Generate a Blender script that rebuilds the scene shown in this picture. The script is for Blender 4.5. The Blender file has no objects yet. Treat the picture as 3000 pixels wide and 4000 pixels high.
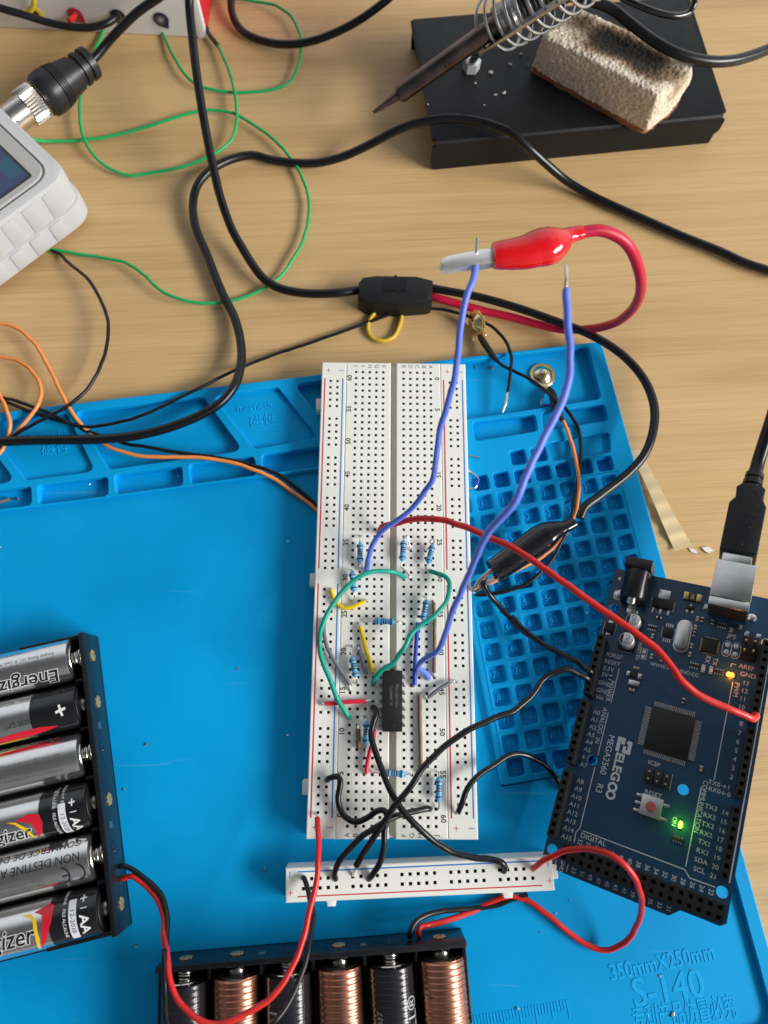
import bpy, bmesh, math, random
from mathutils import Matrix, Vector
from mathutils.noise import noise as noise3
random.seed(7)
S = bpy.context.scene
COL = S.collection
MM = 0.001
# ---------------------------------------------------------------- camera / world / light
CF, CRX, CRY, CRZ = 2800.0, 0.28093, -0.01777, 0.00667
CT = Vector((6.92904, -125.02321, 256.02648))
def rotm(rx, ry, rz):
    return Matrix.Rotation(rz, 3, 'Z') @ Matrix.Rotation(ry, 3, 'Y') @ Matrix.Rotation(rx, 3, 'X')
CR = rotm(CRX, CRY, CRZ)
cam = bpy.data.cameras.new('camera'); camo = bpy.data.objects.new('camera', cam); COL.objects.link(camo)
camo.matrix_world = Matrix.Translation(CT * MM) @ CR.to_4x4()
cam.sensor_fit = 'VERTICAL'; cam.sensor_height = 36; cam.sensor_width = 27; cam.lens = CF / 4000 * 36
cam.clip_start = 0.01; cam.clip_end = 20
cam.dof.use_dof = True; cam.dof.focus_distance = 0.238; cam.dof.aperture_fstop = 12
S.camera = camo
S.render.resolution_x = 768; S.render.resolution_y = 1024
W = bpy.data.worlds.new('World'); S.world = W; W.use_nodes = True
def room_world():
    nt = W.node_tree; N = nt.nodes.new; L = nt.links.new; bg = nt.nodes['Background']
    tc = N('ShaderNodeTexCoord'); sp = N('ShaderNodeSeparateXYZ'); L(tc.outputs['Generated'], sp.inputs[0])
    def mr(sock, a, b_, c, d):
        n = N('ShaderNodeMapRange'); n.interpolation_type = 'SMOOTHSTEP'
        for i, v in enumerate((a, b_, c, d)): n.inputs[1 + i].default_value = v
        L(sock, n.inputs[0]); return n.outputs[0]
    def op(o, a, b_):
        n = N('ShaderNodeMath'); n.operation = o; L(a, n.inputs[0]); L(b_, n.inputs[1]); return n.outputs[0]
    # a day-lit room: bright towards the window walls, dim ceiling, the photographer's side darker
    a = op('ADD', mr(sp.outputs['X'], -.2, .9, .15, .52), mr(sp.outputs['Y'], .1, .6, 0, .62))
    f = op('MULTIPLY', a, mr(sp.outputs['Z'], .6, .97, 1.0, .42))
    L(f, bg.inputs[1]); bg.inputs[0].default_value = (.90, .95, 1.0, 1)
room_world()
def area(name, loc, target, sx, sy, watt, col):
    l = bpy.data.lights.new(name, 'AREA'); l.shape = 'RECTANGLE'; l.size = sx; l.size_y = sy; l.energy = watt; l.color = col
    o = bpy.data.objects.new(name, l); COL.objects.link(o)
    o.location = loc; o.rotation_euler = (Vector(target) - Vector(loc)).to_track_quat('-Z', 'Y').to_euler()
    return o
area('window_light', (2.42, -0.80, 1.36), (0, -0.05, 0), 1.75, 0.72, 120, (1.0, 0.985, 0.955))
S.view_settings.view_transform = 'Standard'; S.view_settings.look = 'None'
S.view_settings.exposure = 0; S.view_settings.gamma = 1; S.view_settings.use_curve_mapping = False
S.render.engine = 'CYCLES'

# ---------------------------------------------------------------- pixel rays
def ray(px, py):
    return CR @ Vector(((px - 1500) / CF, -(py - 2000) / CF, -1))
def at(px, py, z):
    d = ray(px, py); return CT + d * ((z - CT.z) / d.z)
def atplane(px, py, p0, n):
    d = ray(px, py); return CT + d * ((Vector(p0) - CT).dot(n) / d.dot(n))
K = 1 / 1.659
ZM = {'F': (0, 0, 1.8083), 'A': (2200, 2350, .27125), 'J': (1200, 2500, .42194), 'K': (1200, 2050, .42194), 'P': (1700, 850, .51236),
      'Q': (1800, 1200, .33152), 'R': (1780, 2000, .33152), 'T': (2400, 1700, .36166), 'U': (0, 400, .33898), 'V': (0, 1550, .30139),
      'X': (600, 3550, .42194), 'Y': (1250, 3550, .42194), 'N': (1550, 0, .3918), 'B': (0, 3050, .33898), 'Z': (0, 2400, .31649)}
for i, c in enumerate('abcdefghijkl'):
    ZM[c] = ((i % 3) * 1000, (i // 3) * 1000, K)
def px(c, x, y):
    ox, oy, s = ZM[c]; return ox + x * s, oy + y * s
def PT(c, x, y, z):
    return at(*px(c, x, y), z)
def path(s):
    """'a:x,y,z x,y,z b:...' zoom-crop pixel coordinates with a height in mm -> world points"""
    out = []; c = 'a'
    for tok in s.split():
        if tok[1] == ':':
            c = tok[0]; tok = tok[2:]
        x, y, z = [float(v) for v in tok.split(',')]
        out.append(PT(c, x, y, z))
    return out

# ---------------------------------------------------------------- materials
MATS = {}
def mat(name, col, rough=.5, metal=0., var=0., scale=300., bump=0., coat=0., sss=0., emit=None, estr=0., spec=.5, trans=0., ior=1.45):
    if name in MATS: return MATS[name]
    m = bpy.data.materials.new(name); m.use_nodes = True
    nt = m.node_tree; b = nt.nodes['Principled BSDF']
    b.inputs['Base Color'].default_value = (*col, 1); b.inputs['Roughness'].default_value = rough
    b.inputs['Metallic'].default_value = metal; b.inputs['Coat Weight'].default_value = coat
    b.inputs['Specular IOR Level'].default_value = spec; b.inputs['Transmission Weight'].default_value = trans; b.inputs['IOR'].default_value = ior
    if sss:
        b.inputs['Subsurface Weight'].default_value = sss; b.inputs['Subsurface Radius'].default_value = (.0012, .0012, .0012); b.inputs['Subsurface Scale'].default_value = 1
    if emit:
        b.inputs['Emission Color'].default_value = (*emit, 1); b.inputs['Emission Strength'].default_value = estr
    if var or bump:
        tc = nt.nodes.new('ShaderNodeTexCoord'); n = nt.nodes.new('ShaderNodeTexNoise'); n.inputs['Scale'].default_value = scale; n.inputs['Detail'].default_value = 5
        nt.links.new(tc.outputs['Object'], n.inputs['Vector'])
        if var:
            mx = nt.nodes.new('ShaderNodeMix'); mx.data_type = 'RGBA'
            mx.inputs[6].default_value = (*[max(0, c * (1 - var)) for c in col], 1); mx.inputs[7].default_value = (*[min(1, c * (1 + var)) for c in col], 1)
            nt.links.new(n.outputs['Fac'], mx.inputs[0]); nt.links.new(mx.outputs[2], b.inputs['Base Color'])
            r = nt.nodes.new('ShaderNodeMapRange'); r.inputs[3].default_value = max(.03, rough * (1 - var)); r.inputs[4].default_value = min(1, rough * (1 + var))
            nt.links.new(n.outputs['Fac'], r.inputs[0]); nt.links.new(r.outputs[0], b.inputs['Roughness'])
        if bump:
            bp = nt.nodes.new('ShaderNodeBump'); bp.inputs['Strength'].default_value = bump; bp.inputs['Distance'].default_value = .0002
            nt.links.new(n.outputs['Fac'], bp.inputs['Height']); nt.links.new(bp.outputs[0], b.inputs['Normal'])
    MATS[name] = m; return m
def nodes(m):
    return m.node_tree, m.node_tree.nodes['Principled BSDF']
def wood_mat():
    m = mat('wood_laminate', (.4, .27, .13), .42); nt, b = nodes(m); N = nt.nodes.new; L = nt.links.new
    tc = N('ShaderNodeTexCoord'); mp = N('ShaderNodeMapping'); L(tc.outputs['Object'], mp.inputs[0])
    mp.inputs['Rotation'].default_value = (0, 0, math.radians(-4)); 
    def noise(sx, sy, sc, det, dist=0., rough=.55):
        q = N('ShaderNodeMapping'); q.inputs['Scale'].default_value = (sx, sy, 1); L(mp.outputs[0], q.inputs[0])
        n = N('ShaderNodeTexNoise'); n.inputs['Scale'].default_value = sc; n.inputs['Detail'].default_value = det; n.inputs['Distortion'].default_value = dist; n.inputs['Roughness'].default_value = rough
        L(q.outputs[0], n.inputs['Vector']); return n
    n1 = noise(.05, 1, 48, 4, 1.2); n2 = noise(.022, 1, 560, 3, .15, .7); n3 = noise(.25, 1, 14, 3, .4); n4 = noise(.05, 1, 1500, 3, .1, .7); n5 = noise(.012, 1, 1100, 2, .05, .8)
    r = N('ShaderNodeValToRGB'); L(n1.outputs['Fac'], r.inputs[0]); e = r.color_ramp.elements
    e[0].position = .28; e[0].color = (.53, .335, .145, 1); e[1].position = .72; e[1].color = (.71, .48, .23, 1)
    x = e.new(.47); x.color = (.655, .43, .198, 1)
    mx = N('ShaderNodeMix'); mx.data_type = 'RGBA'; mx.blend_type = 'MULTIPLY'; mx.inputs[0].default_value = .22; L(r.outputs[0], mx.inputs[6])
    r2 = N('ShaderNodeValToRGB'); L(n2.outputs['Fac'], r2.inputs[0]); r2.color_ramp.elements[0].position = .36; r2.color_ramp.elements[0].color = (.66, .62, .56, 1); r2.color_ramp.elements[1].position = .55; r2.color_ramp.elements[1].color = (1, 1, 1, 1)
    L(r2.outputs[0], mx.inputs[7])
    my = N('ShaderNodeMix'); my.data_type = 'RGBA'; my.blend_type = 'MULTIPLY'; my.inputs[0].default_value = .45; L(mx.outputs[2], my.inputs[6])
    r3 = N('ShaderNodeValToRGB'); L(n3.outputs['Fac'], r3.inputs[0]); r3.color_ramp.elements[0].position = .3; r3.color_ramp.elements[0].color = (.74, .72, .7, 1); r3.color_ramp.elements[1].position = .65; r3.color_ramp.elements[1].color = (1, 1, 1, 1)
    L(r3.outputs[0], my.inputs[7])
    mz = N('ShaderNodeMix'); mz.data_type = 'RGBA'; mz.blend_type = 'MULTIPLY'; mz.inputs[0].default_value = .34; L(my.outputs[2], mz.inputs[6])
    r4 = N('ShaderNodeValToRGB'); L(n5.outputs['Fac'], r4.inputs[0]); r4.color_ramp.elements[0].position = .33; r4.color_ramp.elements[0].color = (.62, .55, .47, 1); r4.color_ramp.elements[1].position = .46; r4.color_ramp.elements[1].color = (1, 1, 1, 1)
    L(r4.outputs[0], mz.inputs[7]); L(mz.outputs[2], b.inputs['Base Color'])
    bp = N('ShaderNodeBump'); bp.inputs['Strength'].default_value = .25; bp.inputs['Distance'].default_value = .0001; L(n4.outputs['Fac'], bp.inputs['Height']); L(bp.outputs[0], b.inputs['Normal'])
    return m
def silicone_mat():
    m = mat('blue_silicone', (.004, .27, .66), .55, spec=.16); nt, b = nodes(m); N = nt.nodes.new; L = nt.links.new
    tc = N('ShaderNodeTexCoord')
    n = N('ShaderNodeTexNoise'); n.inputs['Scale'].default_value = 18; n.inputs['Detail'].default_value = 6; L(tc.outputs['Object'], n.inputs['Vector'])
    r = N('ShaderNodeValToRGB'); L(n.outputs['Fac'], r.inputs[0]); r.color_ramp.elements[0].position = .3; r.color_ramp.elements[0].color = (.0005, .272, .60, 1); r.color_ramp.elements[1].position = .7; r.color_ramp.elements[1].color = (.0005, .358, .75, 1)
    d = N('ShaderNodeTexVoronoi'); d.inputs['Scale'].default_value = 85; L(tc.outputs['Object'], d.inputs['Vector'])
    w = N('ShaderNodeTexWhiteNoise'); w.noise_dimensions = '3D'; L(d.outputs['Position'], w.inputs['Vector'])
    th = N('ShaderNodeMath'); th.operation = 'LESS_THAN'; th.inputs[1].default_value = .035; L(d.outputs['Distance'], th.inputs[0])
    t2 = N('ShaderNodeMath'); t2.operation = 'LESS_THAN'; t2.inputs[1].default_value = .35; L(w.outputs['Value'], t2.inputs[0])
    an = N('ShaderNodeMath'); an.operation = 'MULTIPLY'; L(th.outputs[0], an.inputs[0]); L(t2.outputs[0], an.inputs[1])
    mx = N('ShaderNodeMix'); mx.data_type = 'RGBA'; L(an.outputs[0], mx.inputs[0]); L(r.outputs[0], mx.inputs[6]); mx.inputs[7].default_value = (.45, .6, .72, 1)
    # scuffs: thin pale scratches and wiped patches
    q = N('ShaderNodeMapping'); q.inputs['Rotation'].default_value = (0, 0, .7); q.inputs['Scale'].default_value = (.06, 1, 1); L(tc.outputs['Object'], q.inputs[0])
    ns = N('ShaderNodeTexNoise'); ns.inputs['Scale'].default_value = 420; ns.inputs['Detail'].default_value = 2; ns.inputs['Distortion'].default_value = .6; L(q.outputs[0], ns.inputs['Vector'])
    rs_ = N('ShaderNodeValToRGB'); L(ns.outputs['Fac'], rs_.inputs[0]); rs_.color_ramp.elements[0].position = .70; rs_.color_ramp.elements[0].color = (0, 0, 0, 1); rs_.color_ramp.elements[1].position = .78; rs_.color_ramp.elements[1].color = (.22, .22, .22, 1)
    ms = N('ShaderNodeMix'); ms.data_type = 'RGBA'; L(rs_.outputs[0], ms.inputs[0]); L(mx.outputs[2], ms.inputs[6]); ms.inputs[7].default_value = (.16, .42, .70, 1)
    L(ms.outputs[2], b.inputs['Base Color'])
    nr = N('ShaderNodeTexNoise'); nr.inputs['Scale'].default_value = 9; nr.inputs['Detail'].default_value = 7; L(tc.outputs['Object'], nr.inputs['Vector'])
    rm = N('ShaderNodeMapRange'); rm.inputs[1].default_value = .3; rm.inputs[2].default_value = .7; rm.inputs[3].default_value = .38; rm.inputs[4].default_value = .7; L(nr.outputs['Fac'], rm.inputs[0]); L(rm.outputs[0], b.inputs['Roughness'])
    n2 = N('ShaderNodeTexNoise'); n2.inputs['Scale'].default_value = 2600; L(tc.outputs['Object'], n2.inputs['Vector'])
    bp = N('ShaderNodeBump'); bp.inputs['Strength'].default_value = .12; bp.inputs['Distance'].default_value = .0001; L(n2.outputs['Fac'], bp.inputs['Height']); L(bp.outputs[0], b.inputs['Normal'])
    return m
def board_mat():
    """translucent white ABS: faint lighter web between the sockets"""
    m = mat('breadboard_plastic', (.74, .73, .68), .38); nt, b = nodes(m); N = nt.nodes.new; L = nt.links.new
    tc = N('ShaderNodeTexCoord'); at_ = N('ShaderNodeAttribute'); at_.attribute_name = 'cell'; 
    sep = N('ShaderNodeSeparateColor'); L(at_.outputs['Color'], sep.inputs[0])
    n = N('ShaderNodeTexNoise'); n.inputs['Scale'].default_value = 60; L(tc.outputs['Object'], n.inputs['Vector'])
    mx = N('ShaderNodeMix'); mx.data_type = 'RGBA'; L(n.outputs['Fac'], mx.inputs[0]); mx.inputs[6].default_value = (.82, .812, .75, 1); mx.inputs[7].default_value = (.86, .85, .79, 1)
    L(mx.outputs[2], b.inputs['Base Color'])
    return m
BLACK = mat('black_pvc', (.006, .006, .0075), .3, var=.15, scale=900, spec=.5)
BLACKG = mat('black_gloss_boot', (.008, .008, .009), .08, coat=.6)
BLACKM = mat('black_matte_plastic', (.007, .007, .008), .5, var=.2, scale=700, bump=.2)
HOLDERM = mat('black_holder_plastic', (.008, .0095, .012), .3, var=.25, scale=260, bump=.15)
STANDM = mat('black_powder_coat', (.007, .007, .0085), .5, spec=.35, var=.25, scale=220, bump=.35)
RED = mat('red_pvc', (.62, .022, .018), .34); REDB = mat('red_vinyl_boot', (.72, .006, .012), .12, coat=.5); REDC = mat('crimson_pvc', (.55, .008, .045), .38)
BLUEW = mat('periwinkle_pvc', (.135, .22, .78), .36); TEAL = mat('teal_pvc', (.0, .33, .235), .36); YEL = mat('yellow_pvc', (.82, .56, .005), .36)
GREY = mat('grey_pvc', (.17, .175, .20), .4); BROWN = mat('brown_pvc', (.19, .12, .075), .42); ROYAL = mat('royal_blue_pvc', (.02, .06, .42), .36)
GREEN = mat('green_pvc', (.012, .40, .11), .36); ORANGE = mat('orange_pvc', (.90, .29, .07), .38); REDJ = mat('jumper_red_pvc', (.68, .02, .05), .36); MUST = mat('mustard_pvc', (.66, .45, .03), .4)
STEEL = mat('bright_steel', (.72, .71, .69), .22, 1, var=.12, scale=900); SILV = mat('tinned_lead', (.74, .73, .71), .2, 1); NICK = mat('nickel', (.76, .72, .66), .2, 1, var=.1, scale=700)
GOLD = mat('gold_plate', (.85, .58, .22), .2, 1); BRASS = mat('brass_contact', (.60, .43, .19), .42, .75, var=.3, scale=2500)
GUN = mat('dull_metal', (.36, .35, .34), .38, 1, var=.2, scale=1500); ZINC = mat('zinc_plate', (.56, .58, .6), .3, 1, var=.15, scale=900)
WHITEP = mat('white_print', (.78, .78, .76), .5); INK = mat('black_ink', (.012, .012, .013), .5); HOLE = mat('socket_shade_dark', (.012, .011, .010), .6)  # HOLE: shade inside sockets and holes put into a near-black colour

# ---------------------------------------------------------------- mesh builder (mm)
class MB:
    def __init__(s): s.bm = bmesh.new()
    def merge(s, b, M=None, m=0):
        if M is not None: b.transform(M)
        vs = [s.bm.verts.new(v.co) for v in b.verts]; b.verts.index_update()
        for f in b.faces:
            try: g = s.bm.faces.new([vs[v.index] for v in f.verts]); g.material_index = m if m is not None else f.material_index
            except ValueError: pass
        b.free(); return s
    def face(s, pts, m=0):
        f = s.bm.faces.new([s.bm.verts.new(p) for p in pts]); f.material_index = m; return f
    def box(s, c, d, rz=0., bev=0., m=0, M=None, seg=2):
        b = bmesh.new(); bmesh.ops.create_cube(b, size=1); b.transform(Matrix.Diagonal((*d, 1)))
        if bev: bmesh.ops.bevel(b, geom=b.edges[:], offset=bev, segments=seg, affect='EDGES', profile=.5)
        T = Matrix.Translation(c) @ Matrix.Rotation(rz, 4, 'Z')
        return s.merge(b, (M @ T) if M is not None else T, m)
    def box2(s, x0, x1, y0, y1, z0, z1, bev=0., m=0):
        return s.box(((x0 + x1) / 2, (y0 + y1) / 2, (z0 + z1) / 2), (abs(x1 - x0), abs(y1 - y0), abs(z1 - z0)), 0, bev, m)
    def prism(s, poly, z0, z1, m=0, bev=0., M=None):
        b = bmesh.new(); vs = [b.verts.new((x, y, z0)) for x, y in poly]; f = b.faces.new(vs)
        r = bmesh.ops.extrude_face_region(b, geom=[f]); bmesh.ops.translate(b, vec=(0, 0, z1 - z0), verts=[v for v in r['geom'] if isinstance(v, bmesh.types.BMVert)])
        bmesh.ops.recalc_face_normals(b, faces=b.faces[:])
        if bev:
            zt = max(z0, z1); ed = [e for e in b.edges if all(abs(v.co.z - zt) < 1e-5 for v in e.verts)]
            bmesh.ops.bevel(b, geom=ed, offset=bev, segments=2, affect='EDGES', profile=.5)
        return s.merge(b, M, m)
    def lathe(s, prof, p0, p1, n=24, m=0, knurl=0.):
        """profile [(t mm along, r)] round the axis p0->p1"""
        p0 = Vector(p0); ax = (Vector(p1) - p0).normalized(); q = ax.to_track_quat('Z', 'Y').to_matrix()
        rings = []
        for t, r in prof:
            ring = []
            for i in range(n):
                a = 2 * math.pi * i / n; rr = r * (1 - knurl * (i % 2)); ring.append(s.bm.verts.new(p0 + ax * t + q @ Vector((rr * math.cos(a), rr * math.sin(a), 0))))
            rings.append(ring)
        for a, b in zip(rings, rings[1:]):
            for i in range(n):
                f = s.bm.faces.new((a[i], a[(i + 1) % n], b[(i + 1) % n], b[i])); f.material_index = m
        for rg, fl in ((rings[0], 1), (rings[-1], 0)):
            f = s.bm.faces.new(rg[::-1] if fl else rg); f.material_index = m
        return s
    def tube(s, pts, r, n=10, m=0, sub=6, flat=1., cap=True):
        P = [Vector(p) for p in pts]; rs = r if isinstance(r, (list, tuple)) else None
        Q = []; R = []
        if sub > 1 and len(P) > 2:
            E = [P[0] * 2 - P[1]] + P + [P[-1] * 2 - P[-2]]
            for i in range(len(P) - 1):
                a, b, c, d = E[i:i + 4]
                ta = max((b - a).length, 1e-6) ** .5; tb = max((c - b).length, 1e-6) ** .5; tc = max((d - c).length, 1e-6) ** .5
                m1 = ((b - a) / ta - (c - a) / (ta + tb) + (c - b) / tb) * tb; m2 = ((c - b) / tb - (d - b) / (tb + tc) + (d - c) / tc) * tb
                for k in range(sub):
                    t = k / sub; t2 = t * t; t3 = t2 * t
                    Q.append(b * (2 * t3 - 3 * t2 + 1) + m1 * (t3 - 2 * t2 + t) + c * (-2 * t3 + 3 * t2) + m2 * (t3 - t2)); R.append(rs[i] * (1 - t) + rs[i + 1] * t if rs else r)
            Q.append(P[-1]); R.append(rs[-1] if rs else r)
        else:
            Q = P; R = list(rs) if rs else [r] * len(P)
        if sub > 3 and not rs and r < 1.2:      # hand-bent wire is never perfectly smooth
            for i in range(1, len(Q) - 1):
                p = Q[i]; Q[i] = p + Vector((noise3(p * .22 + Vector((7, 1, 3))), noise3(p * .22 + Vector((2, 9, 4))), .3 * noise3(p * .3))) * .26; R[i] *= 1 + .05 * noise3(p * .5)
        t0 = (Q[1] - Q[0]).normalized(); u = t0.orthogonal().normalized(); prev = t0; rings = []
        if flat != 1: u = (Vector((0, 0, 1)) - t0 * t0.z).normalized()
        for i, p in enumerate(Q):
            t = (Q[min(i + 1, len(Q) - 1)] - Q[max(i - 1, 0)]).normalized()
            u = prev.rotation_difference(t) @ u; u = (u - t * u.dot(t)).normalized(); v = t.cross(u); prev = t
            rings.append([s.bm.verts.new(p + (u * math.cos(2 * math.pi * k / n) * flat + v * math.sin(2 * math.pi * k / n)) * R[i]) for k in range(n)])
        for a, b in zip(rings, rings[1:]):
            for k in range(n):
                f = s.bm.faces.new((a[k], a[(k + 1) % n], b[(k + 1) % n], b[k])); f.material_index = m
        if cap:
            for rg, fl in ((rings[0], 1), (rings[-1], 0)):
                f = s.bm.faces.new(rg[::-1] if fl else rg); f.material_index = m
        return s
    def plate(s, x0, x1, hx, y0, y1, hy, w, z, dep, m=0, mh=1, wall=None):
        """flat top at height z with square blind holes centred on hx x hy"""
        def br(a, b, hs):
            o = [a]
            for h in sorted(hs): o += [h - w / 2, h + w / 2]
            return o + [b]
        X = br(x0, x1, hx); Y = br(y0, y1, hy); V = {}
        def v(i, j, zz, tag=0):
            k = (i, j, tag)
            if k not in V: V[k] = s.bm.verts.new((X[i], Y[j], zz))
            return V[k]
        for i in range(len(X) - 1):
            for j in range(len(Y) - 1):
                if i % 2 and j % 2:
                    q = ((i, j), (i + 1, j), (i + 1, j + 1), (i, j + 1))
                    bt = [s.bm.verts.new((X[a], Y[b], z - dep)) for a, b in q]
                    f = s.bm.faces.new(bt); f.material_index = mh
                    for k in range(4):
                        a, b = q[k], q[(k + 1) % 4]
                        f = s.bm.faces.new((v(*a, z), v(*b, z), bt[(k + 1) % 4], bt[k])); f.material_index = mh if wall is None else wall
                else:
                    f = s.bm.faces.new((v(i, j, z), v(i + 1, j, z), v(i + 1, j + 1, z), v(i, j + 1, z))); f.material_index = m
        return s
    def curve(s, outer, holes, z0, z1, bev=0., m=0, M=None, me=None):
        cu = bpy.data.curves.new('tmp', 'CURVE'); cu.dimensions = '2D'; cu.fill_mode = 'BOTH'
        for poly in [outer] + list(holes):
            sp = cu.splines.new('POLY'); sp.points.add(len(poly) - 1); sp.use_cyclic_u = True
            for p, (x, y) in zip(sp.points, poly): p.co = (x, y, 0, 1)
        cu.extrude = max((z1 - z0) / 2 - bev, 1e-4); cu.bevel_depth = bev; cu.bevel_resolution = 1; cu.offset = -bev
        b = tomesh(cu); b.transform(Matrix.Translation((0, 0, (z0 + z1) / 2)))
        if me is not None:
            bmesh.ops.recalc_face_normals(b, faces=b.faces[:])
            for f in b.faces: f.material_index = me if abs(f.normal.z) < .5 else m
            m = None
        return s.merge(b, M, m)
    def text(s, body, size, x, y, z=0., rz=0., ext=0., m=0, M=None, bev=0., off=0., sx=1., shear=0., align='CENTER', wrap=None):
        b = textbm(body, size, ext, bev, off, shear, align)
        if wrap is not None:
            b.transform(Matrix.Translation((x, y, 0)) @ Matrix.Rotation(rz, 4, 'Z') @ Matrix.Diagonal((sx, 1, 1, 1))); bend(b, wrap, z); return s.merge(b, M, m)
        T = Matrix.Translation((x, y, z)) @ Matrix.Rotation(rz, 4, 'Z') @ Matrix.Diagonal((sx, 1, 1, 1))
        return s.merge(b, (M @ T) if M is not None else T, m)
    def decal(s, poly, wrap, lift=.03, m=0):
        b = bmesh.new(); f = b.faces.new([b.verts.new((x, y, 0)) for x, y in poly]); bmesh.ops.triangulate(b, faces=[f]); bend(b, wrap, lift); return s.merge(b, None, m)
    def build(s, name, mats, parent=None, world=False, ang=38, inv=None):
        bm = s.bm
        bmesh.ops.recalc_face_normals(bm, faces=bm.faces[:])
        bm.normal_update()
        if world and parent is not None:
            Mi = wm(parent).inverted(); bm.transform(Matrix.Scale(MM, 4)); bm.transform(Mi)
        else: bm.transform(Matrix.Scale(MM, 4))
        lim = math.radians(ang)
        for f in bm.faces: f.smooth = True
        for e in bm.edges:
            if len(e.link_faces) == 2 and e.calc_face_angle(0) > lim: e.smooth = False
        me = bpy.data.meshes.new(name); bm.to_mesh(me); bm.free()
        for mt in (mats if isinstance(mats, (list, tuple)) else [mats]): me.materials.append(mt)
        o = bpy.data.objects.new(name, me); COL.objects.link(o)
        if parent is not None: o.parent = parent
        return o
def wm(o):
    return (wm(o.parent) @ o.matrix_basis) if o.parent else o.matrix_basis.copy()
def tomesh(cu):
    ob = bpy.data.objects.new('tmp', cu); me = ob.to_mesh(); b = bmesh.new(); b.from_mesh(me); ob.to_mesh_clear()
    bpy.data.objects.remove(ob); bpy.data.curves.remove(cu); return b
TC = {}
def textbm(body, size, ext, bev, off, shear, align):
    k = (body, size, ext, bev, off, shear, align)
    if k not in TC:
        cu = bpy.data.curves.new('tmp', 'FONT'); cu.body = body; cu.size = size; cu.extrude = ext; cu.bevel_depth = bev; cu.offset = off; cu.shear = shear
        cu.align_x = align; cu.align_y = 'CENTER'; cu.resolution_u = 3; b = tomesh(cu)
        me = bpy.data.meshes.new('t'); b.to_mesh(me); b.free(); TC[k] = me
    b = bmesh.new(); b.from_mesh(TC[k]); return b
def bend(b, wrap, lift):
    """bend the flat x,s drawing round a cylinder along local x: wrap = (radius, axis y, axis z)"""
    r, cy, cz = wrap[:3]; xs, xo = wrap[3:] if len(wrap) > 3 else (1, 0); ys = [v.co.y for v in b.verts]
    if not ys: return
    y = min(ys) + .6
    while y < max(ys):
        bmesh.ops.bisect_plane(b, geom=b.verts[:] + b.edges[:] + b.faces[:], plane_co=(0, y, 0), plane_no=(0, 1, 0)); y += .6
    for v in b.verts:
        a = v.co.y / r; R = r + lift + v.co.z; v.co = Vector((v.co.x * xs + xo, cy + R * math.sin(a), cz + R * math.cos(a)))
def rpoly(pts, r, n=4):
    out = []; N = len(pts)
    for i in range(N):
        p = Vector(pts[i]); a = Vector(pts[i - 1]) - p; b = Vector(pts[(i + 1) % N]) - p
        rr = r[i] if isinstance(r, (list, tuple)) else r
        if rr <= 0: out.append(tuple(p)); continue
        ang = a.angle(b); d = min(rr / math.tan(ang / 2), a.length * .45, b.length * .45)
        p1 = p + a.normalized() * d; p2 = p + b.normalized() * d
        for k in range(n + 1):
            t = k / n; out.append(tuple(p1 * (1 - t) ** 2 + p * 2 * t * (1 - t) + p2 * t * t))
    return out
def circ(x, y, r, n=24, a0=0., a1=2 * math.pi):
    return [(x + r * math.cos(a0 + (a1 - a0) * i / n), y + r * math.sin(a0 + (a1 - a0) * i / n)) for i in range(n)]
def rect(x0, y0, x1, y1): return [(x0, y0), (x1, y0), (x1, y1), (x0, y1)]

def tag(o, label=None, cat=None, group=None, kind=None):
    if label: o['label'] = label
    if cat: o['category'] = cat
    if group: o['group'] = group
    if kind: o['kind'] = kind
    return o
def thing(name, label, cat, M=None, group=None):
    o = bpy.data.objects.new(name, None); COL.objects.link(o); o.empty_display_size = .005
    if M is not None:
        M = M.copy(); M.translation = M.translation * MM; o.matrix_world = M
    bpy.context.view_layer.update()
    return tag(o, label, cat, group)
def frame(o, xdir, ydir=None):
    x = Vector((*xdir, 0)).normalized(); y = Vector((-x.y, x.x, 0))
    M = Matrix(((x.x, y.x, 0, 0), (x.y, y.y, 0, 0), (0, 0, 1, 0), (0, 0, 0, 1))); M.translation = Vector(o); return M

# ================================================================ TABLE
b = MB(); b.box((0, 0, -10), (1300, 1300, 20), 0, 0)
tag(b.build('tabletop', wood_mat()), 'pale wood grain laminate tabletop under everything', 'table', kind='structure')

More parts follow.
